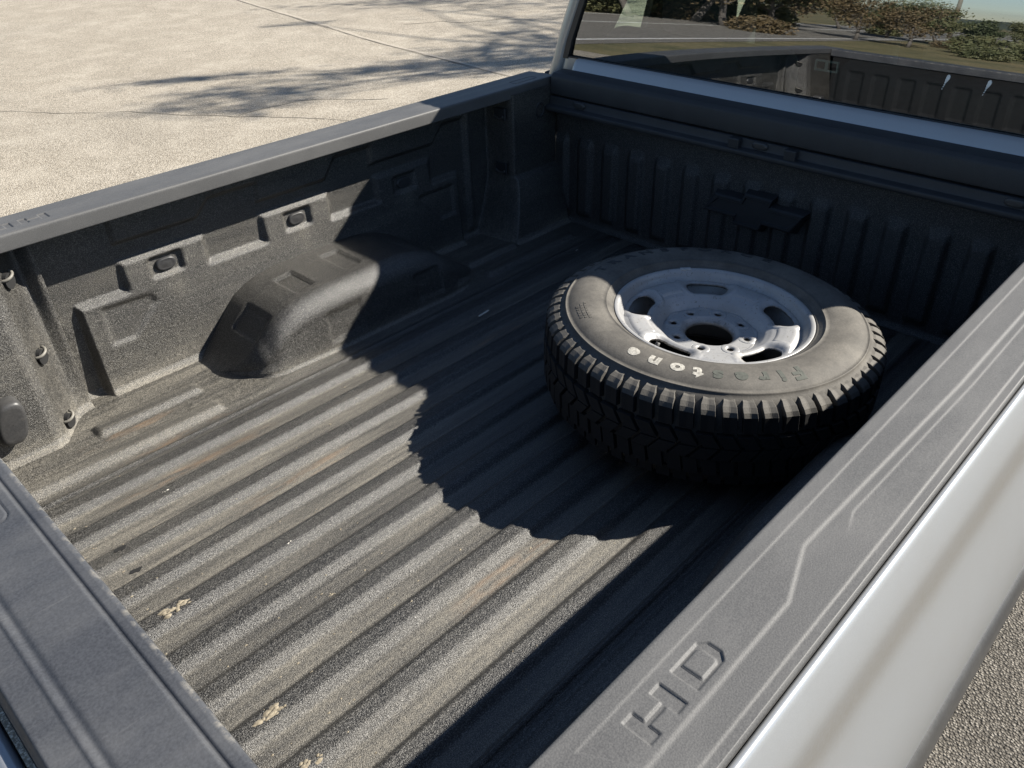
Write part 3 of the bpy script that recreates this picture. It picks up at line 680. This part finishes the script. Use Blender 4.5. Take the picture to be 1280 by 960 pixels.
# --- tailgate
def tailgate():
    root = None
    xs = np.unique(np.round(np.concatenate([np.arange(-2.249, -2.116, .0016)]), 5)); ys = np.unique(np.round(np.concatenate([np.arange(-.835, .8351, .012), np.arange(-.17, .17, .003)]), 5))
    X, Y = np.meshgrid(xs, ys, indexing='ij'); Z = np.full(X.shape, H - .001)
    Z -= .0022 * ss(-2.1315, -2.1285, X) * 1
    Z -= .0030 * np.exp(-((X + 2.1275) / .0022) ** 2)
    Z -= .0025 * np.exp(-((X + 2.2035) / .0045) ** 2) + .0020 * (1 - ss(-2.216, -2.2115, X))
    d = np.abs(sd_rrect(X, Y, -2.19, 0, .046, .137, .018)); Z -= .0022 * (1 - ss(0, .0026, d))
    Z -= .010 * (1 - ss(-2.249, -2.240, X)) ** 2
    inner = [(-2.1125, -.02), (-2.1120, .46), (-2.1085, .470), (-2.1080, .510), (-2.1085, .5165), (-2.1110, .5205)][::-1]
    P = np.zeros((len(xs) + len(inner) + 1, len(ys), 3)); P[:, :, 1] = ys[None]
    P[1:1 + len(xs), :, 0] = X; P[1:1 + len(xs), :, 2] = Z
    P[0, :, 0] = -2.2505; P[0, :, 2] = .470
    for j, (x, z) in enumerate(inner): P[1 + len(xs) + j, :, 0] = x; P[1 + len(xs) + j, :, 2] = z
    # worn inner lip
    P[-len(inner):-len(inner) + 3, :, 0] += .0005 * (vnoise(ys * 60, ys * 0, 5) - .5)[None]
    wr = np.zeros(P.shape[:2]); wr[-len(inner):-len(inner) + 2] = 1.; tg = part("tailgate", grid("tailgate", P[:-2], attrs={'wear': wr[:-2]}), 'gatecap')
    # inner skin with vertical pressed panels
    ys2 = np.arange(-.82, .8201, .006); zs2 = np.arange(-.03, .47, .008); Yp, Zp = np.meshgrid(ys2, zs2, indexing='ij')
    ph = np.mod(Yp + .053, .135); Xp = -2.118 - .012 * ss(.01, .025, ph) * (1 - ss(.09, .105, ph)) * ss(.12, .14, Zp) * (1 - ss(.36, .38, Zp))
    part("inner_skin", grid("inner_skin", np.stack([Xp, Yp, Zp], -1), attrs={'dirt': Zp * 0 + .1, 'rust_shade': Zp * 0}), 'gateskin', tg)
    # painted outer skin behind a dark gap
    pr = [(-2.258, .40), (-2.258, .488), (-2.2595, .494), (-2.264, .498), (-2.272, .497), (-2.281, .490), (-2.287, .478), (-2.290, .46), (-2.288, .40), (-2.276, .30), (-2.274, .05), (-2.285, -.12), (-2.28, -.2)]
    part("outer_skin", grid("outer_skin", extrude_profile(pr, np.linspace(-.945, .945, 14), 'y'), attrs={'dirt': 0}, flip=True), 'paint', tg)
    return tg
tailgate()

# --- cab: back panel with window, roof, sides, pillars, glass, seats
TH = R(4.3); TT = math.tan(TH)
def bx(z, off=0.): return .066 + (z - .56) * TT + off            # plane of the cab back
# back panel pieces; window opening between z .578 and 1.0
def half_w(z): return lerpf(z, [(-.3, .965), (.3, .962), (.50, .932), (.57, .910), (.675, .881), (.753, .853), (.9, .80), (1.0, .755), (1.05, .70), (1.09, .60)])
def win_hw(z): return lerpf(z, [(.50, .850), (.57, .835), (.60, .832), (.76, .776), (.95, .705), (1.0, .665)])
def cab_back():
    zs = np.concatenate([np.linspace(-.3, .5, 6), np.linspace(.51, .578, 8)])
    ys = np.linspace(-1, 1, 61); P = np.zeros((len(zs), 61, 3))
    for i, z in enumerate(zs): P[i, :, 1] = ys * half_w(z); P[i, :, 2] = z; P[i, :, 0] = bx(z) + .045 * np.maximum(0, np.abs(ys) - .93) ** 1 / .07
    # raised inner panel below the window, with a rounded top edge
    Y = P[..., 1]; Z = P[..., 2]
    parts = [P]
    lower = grid("cab_back", P, attrs={'dirt': 0}, flip=False)
    return lower
cab = part("cab_back", cab_back(), 'paint')
def panel():
    ys = np.unique(np.round(np.concatenate([np.arange(-.80, .8001, .02), np.arange(.74, .802, .003), -np.arange(.74, .802, .003)]), 4))
    P = np.zeros((7, len(ys), 3)); zt = .5775 - .022 * (1 - np.sqrt(np.clip(1 - (np.clip(np.abs(ys) - .776, 0, .022) / .022) ** 2, 0, 1)))
    for i, (f, d) in enumerate([(0, .0), (0, .006), (.7, .0065), (.90, .0065), (.97, .005), (1.0, .002), (1.0, -.004)]):
        z = .46 + (zt - .46) * f; P[i, :, 0] = bx(z) - d - .33 * (zt - z); P[i, :, 1] = ys * (1.0 if d else .9985); P[i, :, 2] = z
    return grid("window_ledge", P, attrs={'dirt': 0}, flip=True)
part("window_ledge", panel(), 'paint', cab)
def pillar(side):
    zs = np.linspace(.50, 1.0, 16); prof = [(0, .006), (.0, .0), (.25, -.005), (.6, -.004), (.85, .004), (1., .030), (1.0, .33)]
    P = np.zeros((len(zs), len(prof), 3))
    for i, z in enumerate(zs):
        a, b = win_hw(z) + .012, half_w(z)
        for j, (f, d) in enumerate(prof):
            P[i, j] = (bx(z) + d, side * (a + (b - a) * f), z)
    return grid("rear_pillar", P, attrs={'dirt': 0}, flip=(side < 0))
for side in (1, -1): part("rear_pillar", pillar(side), 'paint')
def side_y(z): return half_w(z)
def wall_strip(poly, side, th=.03):
    V = []; n = len(poly)
    for o in (0, th): V += [(x, side * (side_y(z) - o), z) for x, z in poly]
    return V, [tuple(range(n)), tuple(range(2 * n - 1, n - 1, -1))] + [(i, i + n, (i + 1) % n + n, (i + 1) % n) for i in range(n)]
for side in (1, -1):
    body = [(bx(-.3) + .04, -.3), (2.55, -.3), (2.55, .50), (bx(.5) + .04, .50)]
    V1 = []; 
    zs = [-.3, 0, .3, .5]; P = np.zeros((2, len(zs), 3))
    for i, x in enumerate((.10, 2.6)):
        for j, z in enumerate(zs): P[i, j] = (x, side * (half_w(z) + (.0 if z > .4 else .0)), z)
    part("cab_side", grid("cab_side", P, attrs={'dirt': 0}, flip=(side < 0)), 'paint')
    bm = bmesh.new(); add_box(bm, (1.28, side * .895, .09), (2.3, .03, .80)); part("door_lining", frombm("door_lining", bm), 'interior')
    # door pillars and roof rail
    for nm, poly in (("quarter_pillar", [(.09, .50), (.35, .50), (.355, .58), (.47, .98), (.14, .98)]), ("door_pillar", [(.605, .50), (1.22, .50), (1.22, .98), (.585, .98), (.580, .72), (.592, .62)]), ("door_pillar", [(1.38, .50), (1.50, .50), (1.50, .98), (1.38, .98)]), ("windscreen_pillar", [(2.40, .50), (2.55, .50), (2.06, .98), (1.92, .98)])):
        V, F = wall_strip(poly, side); part(nm, frompy(nm, V, F), 'interior' if nm != "windscreen_pillar" else 'paint')
    for nm, x0, x1 in (("side_window", .30, .63), ("side_window", 1.20, 1.42), ("side_window", 1.47, 2.25)):
        V = [(x, side * (side_y(z) - .014), z) for x, z in ((x0, .5), (x1, .5), (x1, .98), (x0, .98))]; part(nm, frompy(nm, V, [(0, 1, 2, 3)]), 'sideglass')
    bm = bmesh.new(); add_box(bm, (1.25, side * .93, .49), (2.35, .05, .04), None, .01); part("door_sill", frombm("door_sill", bm), 'interior')
def roof():
    prof = [(.130, .985), (.1190, 1.0), (.119, 1.06), (.124, 1.094), (.142, 1.108), (.18, 1.118), (.35, 1.134), (1.0, 1.148), (1.6, 1.13), (2.0, 1.05), (2.08, .985)]
    ys = np.linspace(-1, 1, 41); P = np.zeros((41, len(prof), 3))
    for j, (x, z) in enumerate(prof):
        P[:, j, 0] = x + .035 * np.abs(ys) ** 3 * (1 if j < 6 else 0); P[:, j, 1] = ys * .815; P[:, j, 2] = z - (.105 * np.abs(ys) ** 5) * (1 if z > .99 else .3)
    return grid("roof", P, attrs={'dirt': 0})
part("roof", roof(), 'paint')
for side in (1, -1):
    bm = bmesh.new(); add_box(bm, (1.1, side * .785, .985), (1.95, .05, .06), None, .015); part("roof_rail", frombm("roof_rail", bm), 'paint')
# rear glass, rubber frame
def gx(z): t = z - .574; return math.tan(R(1.6 - 4.3)) * t + .5 * R(14) * t * t            # the pane bulges a little
def glass_mesh():
    zs = np.linspace(.574, 1.0, 40); P = np.zeros((40, 41, 3)); ys = np.linspace(-1, 1, 41)
    for i, z in enumerate(zs): P[i, :, 0] = bx(z) + .012 + gx(z); P[i, :, 1] = ys * (win_hw(z) + .01); P[i, :, 2] = z
    return grid("rear_window", P, flip=True)
rw = part("rear_window", glass_mesh(), 'glass')
fr = []
for side in (1, -1):
    fr.append(prism([(side * (win_hw(z) - .004), z) for z in np.linspace(.57, 1.0, 8)] + [(side * (win_hw(z) + .018), z) for z in np.linspace(1.0, .57, 8)], 0, .014, 'x'))
for V, F in fr: part("window_seal", frompy("window_seal", [(x + bx(z) - .002, y, z) for x, y, z in V], F), 'trim', rw)
V, F = tube_pts([(bx(.5765) + .003, y, .5765) for y in np.linspace(-.83, .83, 12)], .0042, 8); part("window_seal", frompy("window_seal", V, F, True), 'trim', rw)
# little white drips on the glass
for y, z in ((-.431, .687), (-.530, .688)):
    b = []
    for r_, dz, dy in ((.0046, 0, 0), (.0036, -.006, .0005), (.0022, -.012, .001), (.0015, -.018, .0008), (.0013, -.023, .0012), (.0011, -.029, .0012)):
        a = np.linspace(0, 6.283, 12, endpoint=False)
        V = [(bx(z + dz + 1.5 * r_ * math.sin(t)) + .0105 + gx(z + dz), y + dy - dz * .22 + r_ * math.cos(t), z + dz + 1.5 * r_ * math.sin(t)) for t in a]; V2 = [(p[0] - .0016, p[1] * 1, p[2]) for p in V]
        b.append((V + V2, [tuple(range(12)), tuple(range(23, 11, -1))] + [(i, i + 12, (i + 1) % 12 + 12, (i + 1) % 12) for i in range(12)]))
    V, F = merge(b); part("white_drip", frompy("white_drip", V, F), 'dropping', rw)
# added pair of square frames imitating a bright shape mirrored in the glass
bm = bmesh.new()
for yy in (-.083, -.117):
    for dy, dz, sy, sz in ((0, .0125, .033, .004), (0, -.0125, .033, .004), (.0150, 0, .004, .021), (-.0150, 0, .004, .021)): add_box(bm, (bx(.667) + .022, yy + dy * 1.0, .667 + dz), (.008, sy, sz))
part("reflection_frame", frombm("reflection_frame", bm), 'leadweight', rw)
# cab interior
bm = bmesh.new(); add_box(bm, (1.3, 0, .02), (2.3, 1.82, .06)); add_box(bm, (1.3, 0, 0), (2.2, 1.7, .02)); part("cab_floor", frombm("cab_floor", bm), 'interior')
bm = bmesh.new(); add_box(bm, (2.25, 0, .36), (.5, 1.8, .36), None, .06, 3); part("dashboard", frombm("dashboard", bm, True), 'interior')
for x in (.28, 1.25):
    for y in (.43, -.43):
        bm = bmesh.new(); add_box(bm, (x, y, .36), (.14, .60 if x > 1 else .72, .60), Matrix.Rotation(R(-8), 3, 'Y'), .05, 3); add_box(bm, (x + .26, y, .12), (.52, .58, .16), None, .05, 3)
        st = part("seat", frombm("seat", bm, True), 'seat')
        bm = bmesh.new(); add_box(bm, (x - .03, y, .735), (.09, .26, .15), None, .04, 3); part("headrest", frombm("headrest", bm, True), 'seat', st)
V = [(2.52, -.78, .52), (2.52, .78, .52), (2.02, .62, .985), (2.02, -.62, .985)]; part("windscreen", frompy("windscreen", V, [(0, 1, 2, 3)]), 'sideglass')
bm = bmesh.new(); add_box(bm, (3.35, 0, .16), (1.75, 1.84, .66), None, .10, 4); part("bonnet", frombm("bonnet", bm, True), 'paint')
bm = bmesh.new(); add_box(bm, (-1.05, 0, -.16), (2.3, 1.70, .10)); add_box(bm, (1.1, 0, -.40), (6.0, .9, .25)); part("chassis", frombm("chassis", bm), 'trim')

# ------------------------------------------------------------------ the spare wheel
WC = Vector((-.6914, -.2788, .2664 + G)); wn = Vector((.0261, -.0289, 1)).normalized()
wheel = empty("spare_wheel", tuple(WC - wn * .236), "dusty all terrain tyre on a silver steel wheel lying flat in the bed", "wheel")
wheel.rotation_euler = (math.asin(.0289), math.asin(.0261), 0)
WO = (0, 0, .236)
def wpart(name, me, mat, parent=None): return link(name, me, mat, parent or wheel, WO if parent is None else (0, 0, 0))
def lathe(name, prof, n=160, wob=None, flip=False):
    a = np.linspace(0, 2 * np.pi, n, endpoint=False); pr = np.array(prof); P = np.zeros((len(pr), n, 3))
    r = pr[:, 0][:, None] * np.ones(n); z = pr[:, 1][:, None] * np.ones(n)
    if wob is not None: z = z + wob(r, a[None])
    P[..., 0] = r * np.cos(a); P[..., 1] = r * np.sin(a); P[..., 2] = z
    return grid(name, P, wrap=True, flip=flip)
half = [(.221, -.012), (.230, -.004), (.2352, .001), (.2385, .006), (.2405, .006), (.2425, .0075), (.248, .0125), (.254, .0170), (.2546, .0185), (.2562, .0185), (.2570, .0178), (.265, .0208), (.276, .0235), (.288, .0252), (.300, .0255), (.312, .0246), (.324, .0220), (.335, .0178), (.344, .0128), (.3495, .0088), (.3508, .0102), (.3530, .0102), (.3542, .0075), (.3560, .0040), (.3605, .0010), (.366, -.0040), (.373, -.0125), (.379, -.0235), (.383, -.037), (.3845, -.055), (.3855, -.075), (.3860, -.10)]
prof_t = half + [(r, -.20 - z * (2.0 if z > 0 else 1)) for r, z in half[::-1][1:]]
tyre = wpart("tyre", lathe("tyre", prof_t, 220, flip=True), 'rubber')
# shoulder blocks, one by one
NB = 58
def block_mesh(top=1):
    # block in local coords at angle 0: r outward, s tangential, z; slightly slanted, with a notch
    w0 = 2 * math.pi * .385 / NB * .70
    secs = [(.3585, .0008, .0), (.369, -.0005, .0), (.3810, -.0055, .0005), (.3910, -.0130, .0015), (.3965, -.0215, .003), (.3985, -.060, .0075), (.3850, -.062, .0075)]
    V = []
    for r, z, sk in secs:
        ww = w0 * (1.0 if r > .37 else .80)
        for s in (-ww / 2, -ww * .06, ww * .06, ww / 2):
            dr = -.0022 if abs(s) < ww * .1 else 0
            V.append((r + dr * (1 if r > .37 else .3), s + sk * 1.0, z + dr * .5))
    base = [(.352, .0), (.350, -.062)]
    F = []
    for i in range(len(secs) - 1):
        for j in range(3): F.append((i * 4 + j, (i + 1) * 4 + j, (i + 1) * 4 + j + 1, i * 4 + j + 1))
    n = len(V)
    for i, (r, z, sk) in enumerate(secs):
        ww = w0 * (1.0 if r > .37 else .80)
        for s in (-ww / 2, ww / 2): V.append((max(r - .024, .352), s + sk, z - .013 if i < 5 else z))
    for i in range(len(secs) - 1):
        F.append((i * 4, n + 2 * i, n + 2 * (i + 1), (i + 1) * 4)); F.append((i * 4 + 3, (i + 1) * 4 + 3, n + 2 * (i + 1) + 1, n + 2 * i + 1))
    F.append((0, 1, 2, 3, n + 1, n))
    bm = bmesh.new(); bm.from_mesh(frompy("t", V, F)); bmesh.ops.bevel(bm, geom=[e for e in bm.edges if e.calc_face_angle(0) > .6], offset=.0007, segments=1, affect='EDGES')
    return frombm("tread_block", bm)
bmsh = block_mesh(); bmsh.materials.append(M['rubber']); bmsh.materials.append(M['tread'])       # dusty top; bare running face coloured darker to deepen its shade
for p in bmsh.polygons: p.material_index = 1 if p.center.z < -.024 else 0
b0 = bpy.data.objects.new("tread_block", bmsh); COL.objects.link(b0); b0.parent = tyre
for i in range(NB):
    b = b0 if i == 0 else b0.copy()
    if i: COL.objects.link(b); b.parent = tyre
    b.rotation_euler = (0, 0, 2 * math.pi * (i + random.uniform(-.04, .04)) / NB)
# the lower and middle rows of the tread, joined
rows = []
def blk(r0, r1, a, da, z0, z1, sk):
    V = []
    for r in (r0, r1):
        for z, k in ((z0, 0), (z1, 1)):
            for s in (-1, 1): V.append((r * math.cos(a + s * da + sk * k), r * math.sin(a + s * da + sk * k), z))
    return V, [(4, 5, 7, 6), (0, 4, 6, 2), (1, 3, 7, 5), (0, 1, 5, 4), (2, 6, 7, 3)]
for zc, hw, nn, ph, sk in ((-.085, .015, 58, 0, .05), (-.118, .014, 58, .4, -.05), (-.155, .020, 66, .2, .02), (-.190, .014, 66, .7, .01)):
    for i in range(nn):
        a = 2 * math.pi * (i + ph + random.uniform(-.05, .05)) / nn; r1 = .4005 if abs(zc + .1) < .03 else .397 - max(0, abs(zc + .1) - .06) * .35
        rows.append(blk(.380, r1 - random.uniform(0, .001), a, math.pi / nn * .78, zc + hw, zc - hw, sk))
V, F = merge(rows); stuff(wpart("tread_rows", frompy("tread_rows", V, F), 'tread', tyre))
# lettering on the sidewall
def bulge(r): return float(np.interp(r, [p[0] for p in half[:25]], [p[1] for p in half[:25]]))
def text_mesh(s, size, off):
    cu = bpy.data.curves.new("t", 'FONT'); cu.body = s; cu.size = size; cu.align_x = 'CENTER'; cu.offset = off; cu.resolution_u = 3
    o = bpy.data.objects.new("t", cu); COL.objects.link(o); dg = bpy.context.evaluated_depsgraph_get(); dg.update()
    me = bpy.data.meshes.new_from_object(o.evaluated_get(dg)); bpy.data.objects.remove(o); return me
def bend(me, name, ang, rb, th, sx=1., inset=0.):
    """flat letter (x along, y up) -> wrapped clockwise round the tyre at angle ang with its base at radius rb"""
    bm = bmesh.new(); bm.from_mesh(me); bmesh.ops.triangulate(bm, faces=bm.faces)
    bmesh.ops.subdivide_edges(bm, edges=[e for e in bm.edges if e.calc_length() > .006], cuts=1)
    ex = bmesh.ops.extrude_face_region(bm, geom=bm.faces[:]); top = {v for v in ex['geom'] if isinstance(v, bmesh.types.BMVert)}
    for v in bm.verts:
        r = rb + v.co.y; a = ang - v.co.x * sx / r; z = bulge(r) + (th if v in top else -.001)
        v.co = (r * math.cos(a), r * math.sin(a), z)
    return frombm(name, bm)
for ch, deg, mat, lab in [("F", 245, 'letter_dark', "worn dark letter F"), ("i", 238, 'letter_dark', "worn dark letter i"), ("r", 231, 'letter_dark', "worn dark letter r"), ("e", 222.5, 'letter_dark', "worn dark letter e"), ("s", 213.5, 'letter_dark', "worn letter s with white rubbed off"), ("t", 206, 'letter_white', "white letter t"), ("o", 198, 'letter_white', "white letter o"), ("n", 188.5, 'letter_white', "white letter n"), ("e", 179, 'letter_white', "white letter e")]:
    o = wpart("letter", bend(text_mesh(ch, .046 if ch != 'F' else .050, .0022), "letter", R(deg), .300 + (0 if ch != 'F' else -.002), .0008, 1.18), mat, tyre)
    o['label'] = lab
for i, ch in enumerate("TRANSFORCE"):
    wpart("letter", bend(text_mesh(ch, .034, .0012), "letter", R(98 - 10.2 * i), .300, .0009, 1.35), 'letter_black', tyre)
mk = []
for row in range(3):
    for i in range(7 - row):
        a = R(147 - 2.1 * i - row * .7); r0 = .306 + .0095 * row; w_ = .0032 + .0012 * ((i * 7 + row * 3) % 3)
        V = [(r * math.cos(a + t / r), r * math.sin(a + t / r), bulge(r) + z) for z in (-.0005, .0009) for r, t in ((r0, -w_), (r0, w_), (r0 + .0055, w_), (r0 + .0055, -w_))]
        mk.append((V, [(4, 5, 6, 7), (0, 1, 5, 4), (1, 2, 6, 5), (2, 3, 7, 6), (3, 0, 4, 7)]))
V, F = merge(mk); stuff(wpart("moulded_marks", frompy("moulded_marks", V, F), 'rubber', tyre))

# rim: barrel + pressed disc
wpart("rim_barrel", lathe("rim_barrel", [(.2235, -.0105), (.2275, -.0025), (.2305, .0005), (.2335, -.0005), (.2330, -.0055), (.2285, -.012), (.2225, -.022), (.2195, -.028), (.2160, -.036), (.2120, -.046), (.2065, -.058), (.198, -.075), (.195, -.12), (.210, -.16), (.2235, -.19), (.2335, -.20)][3:] , 160, flip=True), 'steel')
def disc():
    rs = np.unique(np.concatenate([np.linspace(.0622, .075, 8), np.linspace(.075, .122, 40), np.linspace(.122, .2335, 76)])); nt = 480
    a = np.linspace(0, 2 * np.pi, nt, endpoint=False); Rr, A = np.meshgrid(rs, a, indexing='ij')
    Z = np.interp(rs, [.0622, .064, .068, .108, .116, .122, .132, .145, .160, .175, .190, .200, .206, .211, .2155, .2195, .2235, .227, .2305, .2335],
                  [-.066, -.061, -.0585, -.0585, -.0545, -.047, -.0375, -.0300, -.0250, -.0225, -.0215, -.0225, -.0250, -.0262, -.0235, -.0165, -.0110, -.0035, .0, -.0010])[:, None] * np.ones((1, nt))
    # scalloped hub flange and lug seats
    ph = np.mod(A - R(19) + np.pi / 8, np.pi / 4) - np.pi / 8; 
    lx = Rr * np.cos(ph) - .0900; ly = Rr * np.sin(ph); dl = np.hypot(lx, ly)
    Z += .0012 * (1 - ss(.018, .0205, dl)); Z -= .0034 * (1 - ss(.0110, .0132, dl))
    Z += .0042 * (1 - ss(.109, .112, Rr + .004 * np.cos(8 * (A - R(19))))) * ss(.068, .072, Rr)
    # hand holes: five dished openings, raised shoulders between them
    p5 = np.mod(A - R(36) + np.pi / 5, 2 * np.pi / 5) - np.pi / 5; hxx = p5 * .176; hy = Rr - .1765
    dh = sd_rrect(hxx, hy, 0, 0, .055, .0240, .0225)
    Z -= .006 * (1 - ss(-.002, .010, dh)); 
    Z += .0035 * np.exp(-((dh - .0150) / .0055) ** 2) * ss(.135, .15, Rr) * (1 - ss(.20, .207, Rr))
    p6 = np.mod(A - R(0) + np.pi / 5, 2 * np.pi / 5) - np.pi / 5
    dp = sd_poly(p6 * Rr, Rr, [(-.030, .158), (.030, .158), (.044, .196), (-.044, .196)]); Z += .0030 * (1 - ss(-.003, .004, dp))
    hole = (dh < -.001) | (dl < .0104)
    hc = hole[:-1] | hole[1:]; hc = np.concatenate([hc, hc[:, :1]], 1); keep = ~(hc[:, :-1] & hc[:, 1:])
    P = np.stack([Rr * np.cos(A), Rr * np.sin(A), Z], -1)
    rust_shade = np.clip(np.exp(-np.maximum(dh, 0) / .0035) * .9 + np.exp(-np.maximum(dl - .0110, 0) / .0022) * .9 + np.exp(-np.abs(Rr - .0645) / .003) * .8 + .5 * np.exp(-np.abs(Rr - .115) / .004) + .55 * np.exp(-np.abs(Rr - .2125) / .0035), 0, 1)  # rust at holes and edges; the dark ring round the hub stands for shade
    return grid("rim_disc", P, keep=keep, wrap=True, flip=True, attrs={'rust_shade': rust_shade})
dk = wpart("rim_disc", disc(), 'steel'); sm_ = dk.modifiers.new("thick", 'SOLIDIFY'); sm_.thickness = .006; sm_.offset = -1
V, F = tube_pts([(.205 * math.cos(R(173)), .205 * math.sin(R(173)), -.045), (.195 * math.cos(R(173)), .195 * math.sin(R(173)), -.022), (.190 * math.cos(R(173)), .190 * math.sin(R(173)), -.012)], [.0055, .005, .0055], 10)
wpart("valve", frompy("valve", V, F, True), 'plug')
bm = bmesh.new(); add_box(bm, (0, 0, 0), (.012, .030, .010), None, .003); me = frombm("balance_weight", bm, True)
bw_ = wpart("balance_weight", me, 'leadweight'); bw_.location = (.2305 * math.cos(R(50)), .2305 * math.sin(R(50)), .2385); bw_.rotation_euler = (0, 0, R(50))
bm = bmesh.new(); add_box(bm, (0, 0, 0), (.006, .022, .008), None, .002); bw2 = wpart("balance_weight", frombm("balance_weight", bm, True), 'leadweight')
bw2.location = (.217 * math.cos(R(-133)), .217 * math.sin(R(-133)), .226); bw2.rotation_euler = (0, 0, R(-133))

# ------------------------------------------------------------------ debris on the bed floor
def clump(x, y, sx, sy, n, seed, name, mat, label, cat, hh=.0015):
    """a crust of thin irregular flakes lying on the ribs"""
    r = random.Random(seed); parts = []
    for i in range(n):
        c = (r.gauss(0, sx * .42), r.gauss(0, sy * .36)); s = r.uniform(.16, .42) * sy; k = 10; st = r.uniform(1.2, 2.4); h = hh * r.uniform(.5, 1.3)
        R0 = [(c[0] + s * st * r.uniform(.55, 1.25) * math.cos(t), c[1] + s * r.uniform(.55, 1.25) * math.sin(t)) for t in np.linspace(0, 6.28, k, endpoint=False)]
        V = [(a, b, rib_z(y + b) + .0001) for a, b in R0] + [(c[0] + (a - c[0]) * .72, c[1] + (b - c[1]) * .72, rib_z(y + c[1] + (b - c[1]) * .72) + h * r.uniform(.7, 1.2)) for a, b in R0]
        parts.append((V, [(j, (j + 1) % k, (j + 1) % k + k, j + k) for j in range(k)] + [tuple(range(k, 2 * k))]))
    V, F = merge(parts); o = link(name, frompy(name, V, F, True), mat); o.location = (x, y, G); return tag(o, label, cat)
clump(-1.955, .083, .036, .013, 20, 1, "mud_smear", 'mud', "flat smear of tan dried mud on a rib near the left end of the tailgate", "mud")
clump(-1.947, -.251, .024, .014, 18, 2, "mud_clump", 'mud', "crusty tan dried mud on a rib at the bottom of the picture", "mud", .0014)
clump(-1.958, -.370, .030, .012, 15, 3, "mud_clump", 'mud', "tan mud clump at the picture's bottom edge by the rail shadow", "mud", .0012)
clump(-1.72, -.10, .010, .006, 4, 9, "mud_speck", 'mud', "faint tan mud speck on the sunlit ribs in the middle of the bed", "mud", .001)
clump(-1.29, .655, .022, .007, 7, 4, "leaf_scrap", 'mud', "small tan scrap against the foot of the wheel housing", "leaf scrap")
clump(-1.80, .42, .009, .004, 3, 20, "grit_crumb", 'chip', "tiny pale crumb on the sunlit ribs nearest the wheel housing", "grit", .002)
clump(-1.70, .07, .009, .004, 3, 21, "grit_crumb", 'chip', "tiny pale crumb on the sunlit ribs between tailgate and tyre shadow", "grit", .002)
clump(-.2, .55, .012, .006, 3, 22, "grit_crumb", 'chip', "pale crumb in the shade near the foot of the front post", "grit", .003)
bm = bmesh.new(); add_box(bm, (0, 0, .002), (.045, .006, .003), None, .001); o = link("wood_splinter", frombm("wood_splinter", bm), 'chip'); o.location = (-.751, .457, .0195 + G); o.rotation_euler = (0, 0, R(6)); tag(o, "thin pale splinter lying on the shaded bed floor left of the tyre", "splinter")

# fine litter gathered along the grooves: nobody could count it
gr = random.Random(77); parts = []
for i in range(260):
    k = gr.randrange(-4, 6); y = .0055 + PITCH * k - PITCH * gr.uniform(.66, .98) if gr.random() < .75 else gr.uniform(-.5, .55); x = -2.08 + 2.0 * gr.random() ** 1.5; s_ = gr.uniform(.0007, .0024)
    if math.hypot(x + .69, y + .28) < .45: continue
    V = [(x + s_ * gr.uniform(.6, 2.2) * math.cos(t), y + s_ * gr.uniform(.6, 1.2) * math.sin(t), rib_z(y) + .0002) for t in (0, 1.3, 2.5, 3.8, 5.1)]
    V.append((x, y, rib_z(y) + s_ * .8)); parts.append((V, [(j, (j + 1) % 5, 5) for j in range(5)]))
V, F = merge(parts); o = stuff(tag(link("fine_grit", frompy("fine_grit", V, F), 'mud', None, (0, 0, G)), "scattered tan grit and crumbs lying in the grooves of the bed floor", "grit"))
